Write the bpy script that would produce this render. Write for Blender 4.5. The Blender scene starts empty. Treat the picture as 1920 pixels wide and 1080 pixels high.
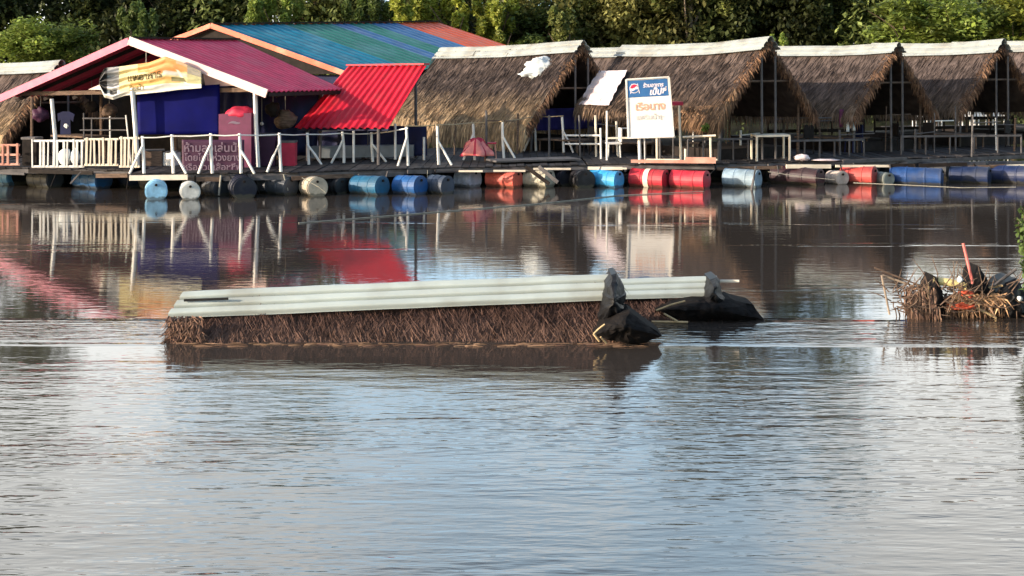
import bpy, math, random
from mathutils import Vector, Matrix, noise
R = math.radians
random.seed(7)
sc = bpy.context.scene
C = sc.collection
# ------------------------------------------------------------------ camera, sky, sun, exposure
F, H, HZ = 2400.0, 3.3, 130.0            # focal length in photo pixels, camera height, horizon row
cam_d = bpy.data.cameras.new('camera'); cam = bpy.data.objects.new('camera', cam_d); C.objects.link(cam)
cam.location = (0, 0, H); cam.rotation_euler = (R(90), 0, 0)
cam_d.sensor_width = 36; cam_d.lens = 36*F/1920; cam_d.shift_y = -(540-HZ)/1920; cam_d.clip_end = 2000; cam_d.clip_start = .1
sc.camera = cam
SUN_EL, SUN_H = R(14), Vector((-.93, -.36))
world = bpy.data.worlds.new('World'); sc.world = world; world.use_nodes = True
wn = world.node_tree; wn.nodes.clear()
sky = wn.nodes.new('ShaderNodeTexSky'); sky.sky_type = 'NISHITA'; sky.sun_disc = False
sky.sun_elevation = SUN_EL; sky.sun_rotation = math.atan2(SUN_H.x, SUN_H.y); sky.air_density = 1.0; sky.dust_density = 1.2
bg = wn.nodes.new('ShaderNodeBackground'); bg.inputs[1].default_value = .15
# broken pale cloud over the Nishita sky
ctc = wn.nodes.new('ShaderNodeTexCoord'); cmp_ = wn.nodes.new('ShaderNodeMapping'); cmp_.inputs['Scale'].default_value = (1, 1, 2.2); cmp_.inputs['Location'].default_value = (3.1, .4, .2)
cnz = wn.nodes.new('ShaderNodeTexNoise'); cnz.inputs['Scale'].default_value = 3.2; cnz.inputs['Detail'].default_value = 7; cnz.inputs['Roughness'].default_value = .55
csx = wn.nodes.new('ShaderNodeSeparateXYZ'); cma = wn.nodes.new('ShaderNodeMath'); cma.operation = 'MULTIPLY_ADD'; cma.inputs[1].default_value = 2.6; cxx = wn.nodes.new('ShaderNodeMath'); cxx.operation = 'MULTIPLY'
crg = wn.nodes.new('ShaderNodeMapRange'); crg.interpolation_type = 'SMOOTHSTEP'; crg.inputs[1].default_value = .48; crg.inputs[2].default_value = .66
cmx = wn.nodes.new('ShaderNodeMix'); cmx.data_type = 'RGBA'; cmx.inputs[7].default_value = (7.0, 7.1, 6.9, 1)
wn.links.new(ctc.outputs['Generated'], cmp_.inputs[0]); wn.links.new(cmp_.outputs[0], cnz.inputs[0]); wn.links.new(ctc.outputs['Generated'], csx.inputs[0])
wn.links.new(csx.outputs['X'], cxx.inputs[0]); wn.links.new(csx.outputs['X'], cxx.inputs[1]); wn.links.new(cxx.outputs[0], cma.inputs[0]); wn.links.new(cnz.outputs[0], cma.inputs[2]); wn.links.new(cma.outputs[0], crg.inputs[0])
cfy = wn.nodes.new('ShaderNodeMapRange'); cfy.interpolation_type = 'SMOOTHSTEP'; cfy.inputs[1].default_value = .35; cfy.inputs[2].default_value = .75; wn.links.new(csx.outputs['Y'], cfy.inputs[0])
cfz = wn.nodes.new('ShaderNodeMapRange'); cfz.interpolation_type = 'SMOOTHSTEP'; cfz.inputs[1].default_value = .62; cfz.inputs[2].default_value = .35; wn.links.new(csx.outputs['Z'], cfz.inputs[0])
cm1 = wn.nodes.new('ShaderNodeMath'); cm1.operation = 'MULTIPLY'; cm2 = wn.nodes.new('ShaderNodeMath'); cm2.operation = 'MULTIPLY'
wn.links.new(cfy.outputs[0], cm1.inputs[0]); wn.links.new(cfz.outputs[0], cm1.inputs[1]); wn.links.new(cm1.outputs[0], cm2.inputs[0]); wn.links.new(crg.outputs[0], cm2.inputs[1])
wn.links.new(cm2.outputs[0], cmx.inputs[0]); veil = wn.nodes.new('ShaderNodeMix'); veil.data_type = 'RGBA'; veil.inputs[7].default_value = (4.1, 5.9, 7.4, 1); vf = wn.nodes.new('ShaderNodeMath'); vf.operation = 'MULTIPLY'; vf.inputs[1].default_value = .85
wn.links.new(sky.outputs[0], veil.inputs[6]); wn.links.new(cm1.outputs[0], vf.inputs[0]); wn.links.new(vf.outputs[0], veil.inputs[0]); wn.links.new(veil.outputs[2], cmx.inputs[6])
wo = wn.nodes.new('ShaderNodeOutputWorld'); wn.links.new(cmx.outputs[2], bg.inputs[0]); wn.links.new(bg.outputs[0], wo.inputs[0])
sd = bpy.data.lights.new('sun', 'SUN'); sd.energy = 3.3; sd.angle = R(.5); sd.color = (1, .86, .70)
sun = bpy.data.objects.new('sun', sd); C.objects.link(sun)
sv = Vector((SUN_H.x, SUN_H.y, 0)).normalized()*math.cos(SUN_EL); sv.z = math.sin(SUN_EL)
sun.rotation_euler = sv.to_track_quat('Z', 'Y').to_euler()
sc.view_settings.view_transform = 'Standard'; sc.view_settings.look = 'None'; sc.view_settings.gamma = 1; sc.view_settings.exposure = 1.25

# ------------------------------------------------------------------ helpers
def V(*a): return Vector(a)
def P(px, py, D): return V((px-960)*D/F, D, H+(HZ-py)*D/F)
def G(px, D, z): return V((px-960)*D/F, D, z)
def tag(o, label=None, cat=None, group=None, kind=None):
    if label: o['label'] = label
    if cat: o['category'] = cat
    if group: o['group'] = group
    if kind: o['kind'] = kind
    return o
def empty(name, loc, label, cat, group=None, rz=0):
    o = bpy.data.objects.new(name, None); C.objects.link(o); o.location = loc; o.rotation_euler.z = rz
    o.empty_display_size = .2
    return tag(o, label, cat, group)
class MB:
    def __init__(s): s.v = []; s.f = []; s.m = []; s.c = []
    def poly(s, pts, mi=0, col=None):
        n = len(s.v); s.v += [tuple(p) for p in pts]; s.f.append(tuple(range(n, n+len(pts)))); s.m.append(mi)
        s.c += [col or (1, 1, 1)]*len(pts)
    def hexa(s, b, t, mi=0, col=None):      # b, t: 4 corners each
        n = len(s.v); s.v += [tuple(p) for p in list(b)+list(t)]; s.c += [col or (1, 1, 1)]*8
        for q in ((3, 2, 1, 0), (4, 5, 6, 7), (0, 1, 5, 4), (1, 2, 6, 5), (2, 3, 7, 6), (3, 0, 4, 7)):
            s.f.append(tuple(n+i for i in q)); s.m.append(mi)
    def box(s, c, sx, sy, sz, rz=0, mi=0, col=None):
        ca, sa = math.cos(rz), math.sin(rz)
        def q(x, y, z): return V(c[0]+x*ca-y*sa, c[1]+x*sa+y*ca, c[2]+z)
        x, y, z = sx/2, sy/2, sz/2
        s.hexa([q(-x, -y, -z), q(x, -y, -z), q(x, y, -z), q(-x, y, -z)], [q(-x, -y, z), q(x, -y, z), q(x, y, z), q(-x, y, z)], mi, col)
    def beam(s, a, b, w, h, mi=0, col=None):
        a, b = Vector(a), Vector(b); d = (b-a).normalized(); up = V(0, 0, 1) if abs(d.z) < .95 else V(0, 1, 0)
        x = d.cross(up).normalized()*w/2; y = x.cross(d).normalized()*h/2
        s.hexa([a-x-y, a+x-y, a+x+y, a-x+y], [b-x-y, b+x-y, b+x+y, b-x+y], mi, col)
    def tube(s, pts, r, n=7, mi=0, col=None, cap=True):
        pts = [Vector(p) for p in pts]; rs = r if isinstance(r, (list, tuple)) else [r]*len(pts)
        base = len(s.v)
        for i, p in enumerate(pts):
            d = (pts[min(i+1, len(pts)-1)]-pts[max(i-1, 0)]).normalized()
            up = V(0, 0, 1) if abs(d.z) < .9 else V(0, 1, 0)
            x = d.cross(up).normalized(); y = x.cross(d).normalized()
            for k in range(n):
                a = 2*math.pi*k/n; s.v.append(tuple(p+(x*math.cos(a)+y*math.sin(a))*rs[i])); s.c.append(col or (1, 1, 1))
        for i in range(len(pts)-1):
            for k in range(n):
                a = base+i*n+k; b = base+i*n+(k+1) % n; s.f.append((a, b, b+n, a+n)); s.m.append(mi)
        if cap:
            s.f.append(tuple(base+k for k in reversed(range(n)))); s.m.append(mi)
            s.f.append(tuple(base+(len(pts)-1)*n+k for k in range(n))); s.m.append(mi)
    def grid(s, fn, nu, nv, mi=0, colfn=None):
        base = len(s.v)
        for j in range(nv+1):
            for i in range(nu+1):
                u, v = i/nu, j/nv; s.v.append(tuple(fn(u, v))); s.c.append(colfn(u, v) if colfn else (1, 1, 1))
        for j in range(nv):
            for i in range(nu):
                a = base+j*(nu+1)+i; s.f.append((a, a+1, a+nu+2, a+nu+1))
                s.m.append(mi((i+.5)/nu, (j+.5)/nv) if callable(mi) else mi)
    def strand(s, a, b, c, w, col):         # blade a -> b -> c
        d = (c-a); x = d.cross(V(random.uniform(-.6, .6), -1, random.uniform(-.3, .3)))
        if x.length < 1e-6: x = V(1, 0, 0)
        x = x.normalized()*w/2
        n = len(s.v); s.v += [tuple(a-x), tuple(a+x), tuple(b-x), tuple(b+x), tuple(c)]; s.c += [col]*5
        s.f += [(n, n+1, n+3, n+2), (n+2, n+3, n+4)]; s.m += [0, 0]
    def build(s, name, mats, parent=None, smooth=False, solid=0):
        me = bpy.data.meshes.new(name)
        org = parent.matrix_basis.inverted() if parent is not None and parent.parent is None else None
        if parent is not None and parent.parent is not None:
            org = (parent.parent.matrix_basis @ parent.matrix_basis).inverted()
        vs = [tuple(org @ Vector(v)) for v in s.v] if org is not None else s.v
        me.from_pydata(vs, [], s.f)
        for m in (mats if isinstance(mats, (list, tuple)) else [mats]): me.materials.append(m)
        me.polygons.foreach_set('material_index', s.m)
        at = me.color_attributes.new('Col', 'FLOAT_COLOR', 'POINT')
        buf = []
        for c in s.c: buf += [c[0], c[1], c[2], 1]
        at.data.foreach_set('color', buf)
        if smooth: me.polygons.foreach_set('use_smooth', [True]*len(me.polygons))
        me.update()
        o = bpy.data.objects.new(name, me); C.objects.link(o)
        if parent is not None: o.parent = parent
        if solid:
            md = o.modifiers.new('thickness', 'SOLIDIFY'); md.thickness = solid; md.offset = 0
        return o
def lerp(a, b, t): return a+(b-a)*t
def itp(x, tb):
    for (a, ya), (b, yb_) in zip(tb, tb[1:]):
        if x <= b: return lerp(ya, yb_, (x-a)/(b-a))
    return tb[-1][1]
def fbm(x, y, z=0): return noise.fractal(V(x, y, z), 1.0, 2.0, 4)

# ------------------------------------------------------------------ materials
def mat(name, col, rough=.6, spec=.5, var=.25, scale=6, bump=0, metal=0, vcol=False, stretch=(1, 1, 1), detail=5, dirt=None, dirt_amt=.5, trans=0):
    m = bpy.data.materials.new(name); m.use_nodes = True; nt = m.node_tree; N = nt.nodes; L = nt.links
    p = N['Principled BSDF']; p.inputs['Roughness'].default_value = rough; p.inputs['Metallic'].default_value = metal
    p.inputs['Specular IOR Level'].default_value = spec
    tc = N.new('ShaderNodeTexCoord'); mp = N.new('ShaderNodeMapping'); mp.inputs['Scale'].default_value = stretch
    L.new(tc.outputs['Object'], mp.inputs[0])
    nz = N.new('ShaderNodeTexNoise'); nz.inputs['Scale'].default_value = scale; nz.inputs['Detail'].default_value = detail; L.new(mp.outputs[0], nz.inputs[0])
    cr = N.new('ShaderNodeMapRange'); cr.inputs[1].default_value = .3; cr.inputs[2].default_value = .7
    cr.inputs[3].default_value = 1-var; cr.inputs[4].default_value = 1+var; L.new(nz.outputs[0], cr.inputs[0])
    mul = N.new('ShaderNodeMix'); mul.data_type = 'RGBA'; mul.blend_type = 'MULTIPLY'; mul.inputs[0].default_value = 1
    if vcol:
        at = N.new('ShaderNodeAttribute'); at.attribute_name = 'Col'
        m0 = N.new('ShaderNodeMix'); m0.data_type = 'RGBA'; m0.blend_type = 'MULTIPLY'; m0.inputs[0].default_value = 1
        m0.inputs[6].default_value = (*col, 1); L.new(at.outputs['Color'], m0.inputs[7]); L.new(m0.outputs[2], mul.inputs[6])
    else: mul.inputs[6].default_value = (*col, 1)
    L.new(cr.outputs[0], mul.inputs[7])
    out = mul.outputs[2]
    if dirt:
        n2 = N.new('ShaderNodeTexNoise'); n2.inputs['Scale'].default_value = scale*.45; n2.inputs['Detail'].default_value = 8; L.new(tc.outputs['Object'], n2.inputs[0])
        r2 = N.new('ShaderNodeMapRange'); r2.inputs[1].default_value = .48; r2.inputs[2].default_value = .68; r2.inputs[4].default_value = dirt_amt; L.new(n2.outputs[0], r2.inputs[0])
        mx = N.new('ShaderNodeMix'); mx.data_type = 'RGBA'; L.new(r2.outputs[0], mx.inputs[0]); L.new(out, mx.inputs[6]); mx.inputs[7].default_value = (*dirt, 1); out = mx.outputs[2]
    L.new(out, p.inputs['Base Color'])
    if bump:
        b = N.new('ShaderNodeBump'); b.inputs['Strength'].default_value = bump; b.inputs['Distance'].default_value = .02
        L.new(nz.outputs[0], b.inputs['Height']); L.new(b.outputs[0], p.inputs['Normal'])
    if trans:
        t = N.new('ShaderNodeBsdfTranslucent'); L.new(out, t.inputs[0]); a = N.new('ShaderNodeMixShader'); a.inputs[0].default_value = trans
        L.new(p.outputs[0], a.inputs[1]); L.new(t.outputs[0], a.inputs[2]); L.new(a.outputs[0], N['Material Output'].inputs[0])
    return m
M = {}
M['thatch'] = mat('thatch', (1, 1, 1), .95, .1, .35, 3, .5, vcol=True)
M['zinc'] = mat('white_sheet', (.28, .30, .29), .5, .3, .14, 3, dirt=(.17, .155, .13), dirt_amt=.6)
M['zinc2'] = mat('chalky_white_sheet', (.40, .445, .42), .5, .3, .12, 3, .1, dirt=(.24, .23, .19), dirt_amt=.55, stretch=(.4, 1, 1))
M['pink'] = mat('pink_roofing', (.62, .045, .10), .5, .4, .18, 2.5, dirt=(.5, .13, .16), dirt_amt=.4)
M['pinkf'] = mat('pink_fascia', (.58, .07, .16), .45, .5, .12, 4, dirt=(.66, .22, .28), dirt_amt=.4)
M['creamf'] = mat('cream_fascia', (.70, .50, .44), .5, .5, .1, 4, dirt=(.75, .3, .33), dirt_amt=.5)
M['orangef'] = mat('orange_fascia', (.72, .13, .06), .45, .5, .12, 4, dirt=(.75, .42, .28), dirt_amt=.5)
M['redroof'] = mat('red_roofing', (.50, .010, .028), .5, .3, .2, 2, dirt=(.36, .05, .05))
M['rblue'] = mat('blue_roofing', (.016, .17, .25), .5, .3, .25, 2, dirt=(.12, .25, .30))
M['rgreen'] = mat('green_roofing', (.03, .16, .12), .5, .5, .18, 2, dirt=(.1, .22, .24))
M['rviolet'] = mat('violet_blue_roofing', (.045, .13, .27), .4, .5, .18, 2, dirt=(.12, .16, .28))
M['rorange'] = mat('orange_roofing', (.62, .095, .03), .45, .5, .18, 2, dirt=(.45, .16, .1))
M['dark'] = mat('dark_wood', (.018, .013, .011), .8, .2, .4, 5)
M['brown'] = mat('brown_wood', (.13, .085, .06), .8, .2, .4, 6, stretch=(1, 1, 4))
M['greywood'] = mat('grey_wood', (.11, .10, .098), .8, .2, .35, 4, .3, dirt=(.07, .06, .06))
M['deck'] = mat('deck_boards', (.042, .037, .036), .85, .1, .45, 3, .3, vcol=True, dirt=(.04, .035, .035))
M['white'] = mat('white_paint', (.78, .74, .68), .5, .5, .08, 5, dirt=(.45, .4, .34), dirt_amt=.4)
M['cream'] = mat('cream_paint', (.74, .64, .50), .55, .4, .12, 5, dirt=(.4, .3, .22), dirt_amt=.45)
M['rustpink'] = mat('faded_pink_paint', (.55, .25, .18), .6, .3, .2, 6, dirt=(.7, .5, .4))
M['bluetarp'] = mat('blue_tarpaulin', (.001, .002, .075), .7, .1, .2, 2)
M['navy'] = mat('navy_cloth', (.008, .010, .045), .7, .3, .4, 2)
M['purple'] = mat('purple_banner', (.05, .014, .038), .6, .3, .15, 3)
M['plumbox'] = mat('plum_fabric', (.11, .018, .055), .6, .3, .25, 3)
M['lilac'] = mat('pale_lilac_print', (.20, .14, .18), .6, .3, .1, 3)
M['crimson'] = mat('crimson_fabric', (.40, .02, .05), .6, .3, .2, 4)
M['black'] = mat('black_plastic', (.006, .006, .007), .55, .25, .3, 9, .35)
M['net'] = mat('black_shade_net', (.009, .008, .008), .9, .1, .4, 14, .5, dirt=(.02, .015, .013))
M['bag'] = mat('white_bag', (.72, .74, .72), .5, .4, .12, 9, .3)
M['redbag'] = mat('pink_plastic', (.70, .20, .17), .45, .5, .25, 6)
M['bamboo'] = mat('bamboo', (.42, .30, .16), .6, .3, .3, 8)
M['ybamboo'] = mat('yellow_bamboo', (.55, .46, .20), .5, .4, .3, 8)
M['redstick'] = mat('red_pole', (.55, .13, .11), .5, .4, .2, 8)
M['coral'] = mat('coral_plastic', (.50, .085, .04), .55, .3, .3, 5)
M['rope'] = mat('rope', (.35, .32, .26), .9, .1, .2, 9)
M['banner'] = mat('printed_banner', (1, 1, 1), .45, .4, .06, 6, vcol=True)
M['signw'] = mat('sign_white', (.82, .76, .70), .45, .4, .04, 3)
M['signb'] = mat('sign_blue', (.035, .13, .32), .45, .4, .15, 3)
M['signred'] = mat('sign_red_ink', (.74, .36, .24), .5, .3, .1, 3)
M['signgrey'] = mat('sign_grey_ink', (.55, .53, .50), .5, .3, .1, 3)
M['signdark'] = mat('sign_faded_dark_ink', (.42, .30, .27), .5, .3, .1, 3)
M['emb_red'] = mat('emblem_red', (.6, .03, .08), .45, .4, .05)
M['emb_pink'] = mat('emblem_white', (.8, .72, .76), .45, .4, .05)
M['lightsheet'] = mat('pinkish_metal_sheet', (.66, .56, .56), .45, .4, .15, 4, dirt=(.42, .32, .30), dirt_amt=.5)
M['bark'] = mat('bark', (.10, .075, .055), .9, .1, .4, 5, .5)
M['palebark'] = mat('pale_bark', (.26, .20, .15), .9, .1, .3, 5, .5)
def drum_mat(name, col, dirt=None):
    m = mat(name, col, .5, .35, .3, 5, .15, dirt=dirt or tuple(c*.3+.035 for c in col), dirt_amt=.75)
    nt = m.node_tree; N = nt.nodes; L = nt.links; p = N['Principled BSDF']           # brown scum up to the old waterline of the float
    tc = N.new('ShaderNodeTexCoord'); sx = N.new('ShaderNodeSeparateXYZ'); L.new(tc.outputs['Object'], sx.inputs[0])
    nz = N.new('ShaderNodeTexNoise'); nz.inputs['Scale'].default_value = 9; L.new(tc.outputs['Object'], nz.inputs[0])
    ad = N.new('ShaderNodeMath'); ad.operation = 'MULTIPLY_ADD'; ad.inputs[1].default_value = .12; L.new(nz.outputs[0], ad.inputs[0]); L.new(sx.outputs['Z'], ad.inputs[2])
    rg = N.new('ShaderNodeMapRange'); rg.inputs[1].default_value = -.10; rg.inputs[2].default_value = -.06; rg.inputs[3].default_value = .7; rg.inputs[4].default_value = 0; L.new(ad.outputs[0], rg.inputs[0])
    mx = N.new('ShaderNodeMix'); mx.data_type = 'RGBA'; mx.inputs[7].default_value = (.06, .055, .035, 1)
    L.new(rg.outputs[0], mx.inputs[0]); L.new(p.inputs['Base Color'].links[0].from_socket, mx.inputs[6]); L.new(mx.outputs[2], p.inputs['Base Color']); return m

def leaf_mat():
    m = bpy.data.materials.new('leaves'); m.use_nodes = True; nt = m.node_tree; N = nt.nodes; L = nt.links
    p = N['Principled BSDF']; p.inputs['Roughness'].default_value = .55; p.inputs['Specular IOR Level'].default_value = .3
    at = N.new('ShaderNodeAttribute'); at.attribute_name = 'Col'; oi = N.new('ShaderNodeObjectInfo')
    mx = N.new('ShaderNodeMix'); mx.data_type = 'RGBA'; mx.blend_type = 'MULTIPLY'; mx.inputs[0].default_value = 1
    L.new(at.outputs['Color'], mx.inputs[6]); L.new(oi.outputs['Color'], mx.inputs[7]); L.new(mx.outputs[2], p.inputs['Base Color'])
    t = N.new('ShaderNodeBsdfTranslucent'); L.new(mx.outputs[2], t.inputs[0]); a = N.new('ShaderNodeMixShader'); a.inputs[0].default_value = .35
    L.new(p.outputs[0], a.inputs[1]); L.new(t.outputs[0], a.inputs[2]); L.new(a.outputs[0], N['Material Output'].inputs[0]); return m
M['leaf'] = leaf_mat()

def water_mat():
    m = bpy.data.materials.new('river_water'); m.use_nodes = True; nt = m.node_tree; N = nt.nodes; L = nt.links
    p = N['Principled BSDF']; p.inputs['Base Color'].default_value = (.046, .037, .031, 1)
    p.inputs['Roughness'].default_value = .045; p.inputs['IOR'].default_value = 1.55
    tc = N.new('ShaderNodeTexCoord')
    def nz(sx, sy, scale, detail=3, rough=.5, w=0):
        mp = N.new('ShaderNodeMapping'); mp.inputs['Scale'].default_value = (sx, sy, 1); mp.inputs['Location'].default_value = (w, w*1.7, 0)
        L.new(tc.outputs['Object'], mp.inputs[0]); n = N.new('ShaderNodeTexNoise'); n.inputs['Scale'].default_value = scale
        n.inputs['Detail'].default_value = detail; n.inputs['Roughness'].default_value = rough; L.new(mp.outputs[0], n.inputs[0]); return n.outputs[0]
    def math_(op, a, b=None, c=None):
        n = N.new('ShaderNodeMath'); n.operation = op
        for i, x in enumerate((a, b, c)):
            if x is None: continue
            if isinstance(x, (int, float)): n.inputs[i].default_value = x
            else: L.new(x, n.inputs[i])
        return n.outputs[0]
    def rng(x, a, b, c, d, smooth=True):
        n = N.new('ShaderNodeMapRange'); n.interpolation_type = 'SMOOTHSTEP' if smooth else 'LINEAR'
        for i, y in enumerate((a, b, c, d)): n.inputs[i+1].default_value = y
        L.new(x, n.inputs[0]); return n.outputs[0]
    sx = N.new('ShaderNodeSeparateXYZ'); L.new(tc.outputs['Object'], sx.inputs[0]); Y = sx.outputs['Y']
    lane = nz(.05, .9, 1, 3, .6)                        # long wind lanes across the river
    Yw = math_('ADD', Y, math_('MULTIPLY', math_('SUBTRACT', lane, .5), 2.2))
    patch = nz(.16, .45, 1, 3, .6, 9); near = math_('MULTIPLY', rng(Yw, 13.2, 15.0, 1, 0), rng(patch, .35, .65, .45, 1.25))                    # breezy water close by
    band = math_('MULTIPLY', rng(Yw, 15.2, 15.6, 0, 1), rng(Yw, 16.6, 17.0, 1, 0))
    lanes = math_('MULTIPLY', rng(lane, .60, .66, 0, 1), rng(Y, 17, 19, 0, .5))
    amp = math_('ADD', math_('ADD', math_('MULTIPLY', near, WN), math_('MULTIPLY', band, WB)), math_('ADD', math_('MULTIPLY', lanes, WL), WF))
    h1 = nz(.9, 3.2, 1.6, 3, .55)
    h2 = nz(.9, 3.6, 3.0, 2, .5, 5)
    hh = math_('ADD', math_('MULTIPLY', h1, 1.0), math_('MULTIPLY', h2, .45))
    b = N.new('ShaderNodeBump'); b.inputs['Strength'].default_value = 1; b.inputs['Distance'].default_value = 1
    L.new(math_('MULTIPLY', hh, amp), b.inputs['Height']); L.new(b.outputs[0], p.inputs['Normal'])
    return m
WN, WB, WL, WF = .0140, .020, .006, .0019
M['water'] = water_mat()
M['bank'] = mat('bank_earth', (.022, .022, .012), .9, .1, .5, .8, .4, dirt=(.02, .03, .01))

# ------------------------------------------------------------------ water and bank
mb = MB(); mb.poly([(-260, -30, 0), (260, -30, 0), (260, 82, 0), (-260, 82, 0)])
tag(mb.build('river_water', M['water']), 'calm brown river water with wind ripples', kind='structure')
mb = MB()
def bank(u, v):
    x = -260+520*u; y = 74+v*v*420
    z = -.4+min(2.2, (y-74)*.35)+max(0, y-90)*.01+.35*fbm(x*.2, y*.2)
    return V(x, y+1.5*fbm(x*.1, 3), z if v > 0 else -.6)
mb.grid(bank, 160, 60)
tag(mb.build('river_bank', M['bank'], smooth=True), 'earth river bank under the trees', kind='structure')

# ------------------------------------------------------------------ text
def lettering(body, size, fn, m, parent, name='lettering', bold=.0, shear=0, ext=.004):
    cu = bpy.data.curves.new('t', 'FONT'); cu.body = body; cu.size = size; cu.offset = bold; cu.align_x = 'CENTER'; cu.align_y = 'CENTER'; cu.shear = shear
    o = bpy.data.objects.new('t', cu); C.objects.link(o); bpy.context.view_layer.update()
    dg = bpy.context.evaluated_depsgraph_get(); me = bpy.data.meshes.new_from_object(o.evaluated_get(dg))
    bpy.data.objects.remove(o)
    b = MB()
    for v in me.vertices: b.v.append(tuple(fn(v.co.x, v.co.y))); b.c.append((1, 1, 1))
    for f in me.polygons: b.f.append(tuple(f.vertices)); b.m.append(0)
    return b.build(name, m, parent)

# ------------------------------------------------------------------ thatch
def thatch_col(base, tip, t, j=.35):
    k = random.uniform(1-j, 1+j); return tuple(lerp(base[i], tip[i], t)*k for i in range(3))
SAG = 0
def thatch_slope(mb, a, b, c, d, n, base, tip, hang=.35, wid=.03, ln=.5, thick=.10, tipfrom=.55, rag=.12, jit=.28):
    """a,b ridge ends; d,c eave ends (a->d and b->c go down)."""
    nrm = (b-a).cross(d-a).normalized()
    if nrm.z < 0: nrm = -nrm
    down = ((d-a)+(c-b)).normalized()
    def fn(u, v):
        p = lerp(lerp(a, b, u), lerp(d, c, u), v)
        return p+nrm*(.045*fbm(p.x*1.3, p.y*1.3, p.z*1.5)+.02*fbm(p.x*6, p.y*6, p.z*6)) - V(0, 0, .06*math.sin(math.pi*v)+SAG*math.sin(math.pi*u)*(1+.5*v))
    def col(u, v): return thatch_col(base, tip, max(0, (v-tipfrom)/(1-tipfrom)) if tipfrom < 1 else 0, .18)
    mb.grid(fn, 40, 18, 0, col)
    mb.grid(lambda u, v: fn(1-u, v)-nrm*thick, 20, 8, 0, lambda u, v: tuple(x*.7 for x in base))
    for u0, u1, v0, v1 in ((0, 0, 0, 1), (1, 1, 0, 1), (0, 1, 1, 1)):      # rims
        k = 14
        for i in range(k):
            s, t = i/k, (i+1)/k
            p, q = fn(lerp(u0, u1, s), lerp(v0, v1, s)), fn(lerp(u0, u1, t), lerp(v0, v1, t))
            mb.poly([p, q, q-nrm*thick, p-nrm*thick], 0, tuple(x*.8 for x in base))
    for i in range(n):
        u, v = random.uniform(-.01, 1.01), random.random()**.75
        l = ln*random.uniform(.5, 1.3)
        if i % 3 == 0: v = random.uniform(.86, 1.0); l = hang*random.uniform(.3, 1.5)
        p = fn(min(1, max(0, u)), v)+nrm*random.uniform(.0, .035)
        side = (b-a).normalized()*random.uniform(-jit, jit)*l
        dd = down*l+side
        e = p+dd
        over = v+l/((d-a).length)-1
        if over > 0:
            al = (1-v)*(d-a).length; rest = l-al; e = p+down*(al+rest*.22)+side*.5+V(0, 0, -rest*.85)+nrm*random.uniform(-.04, rag*.6)
        else: e = e+nrm*random.uniform(-.02, .05)
        t = max(0, (v-tipfrom)/(1-tipfrom)) if tipfrom < 1 else 0
        mb.strand(p, (p+e)/2+nrm*random.uniform(0, .04 if over > 0 else .015), e, wid*random.uniform(.6, 1.5)*(1 if over > 0 else .6), thatch_col(base, tip, min(1, t*random.uniform(.6, 1.6)), .28 if over <= 0 else .45))
BR, TIP, GOLD = (.095, .071, .062), (.17, .11, .072), (.42, .29, .165)
def corr(mb, a, b, c, d, waves, amp, nu, nv, mi=0, along='u', sag=0, wob=.0, groove=False):
    n = (b-a).cross(d-a).normalized()
    if n.z < 0: n = -n
    def fn(u, v):
        p = lerp(lerp(a, b, u), lerp(d, c, u), v); w = u if along == 'u' else v
        k = math.sin(2*math.pi*waves*w); k = math.copysign(abs(k)**.6, k)
        if groove: k = -2*math.exp(-(((w*waves+.5) % 1-.5)/.13)**2)
        return p+n*(amp*k+wob*fbm(p.x, p.y, p.z)) + V(0, 0, -sag*math.sin(math.pi*u))
    mb.grid(fn, nu, nv, mi)
def ridge_cap(root, a, b, uf, ub, w, drop, m=None, over=.12, name='ridge_sheet', lift=.05):
    d = (b-a).normalized(); a2, b2 = a-d*over+V(0, 0, lift), b+d*over+V(0, 0, lift+.01)
    for s, uu in ((0, uf), (1, ub)):
        mb = MB(); e = uu*w+V(0, 0, -drop)
        if s == 0: corr(mb, a2, b2, b2+e, a2+e, 2.6, .022, 6, 48, along='v', wob=.035, groove=True, sag=SAG)
        else: corr(mb, a2+V(0, 0, .004), b2+V(0, 0, .004), b2+e, a2+e, 2.6, .022, 6, 48, along='v', wob=.035, groove=True, sag=SAG)
        mb.build(name, m or M['zinc'], root, solid=.012)

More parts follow.
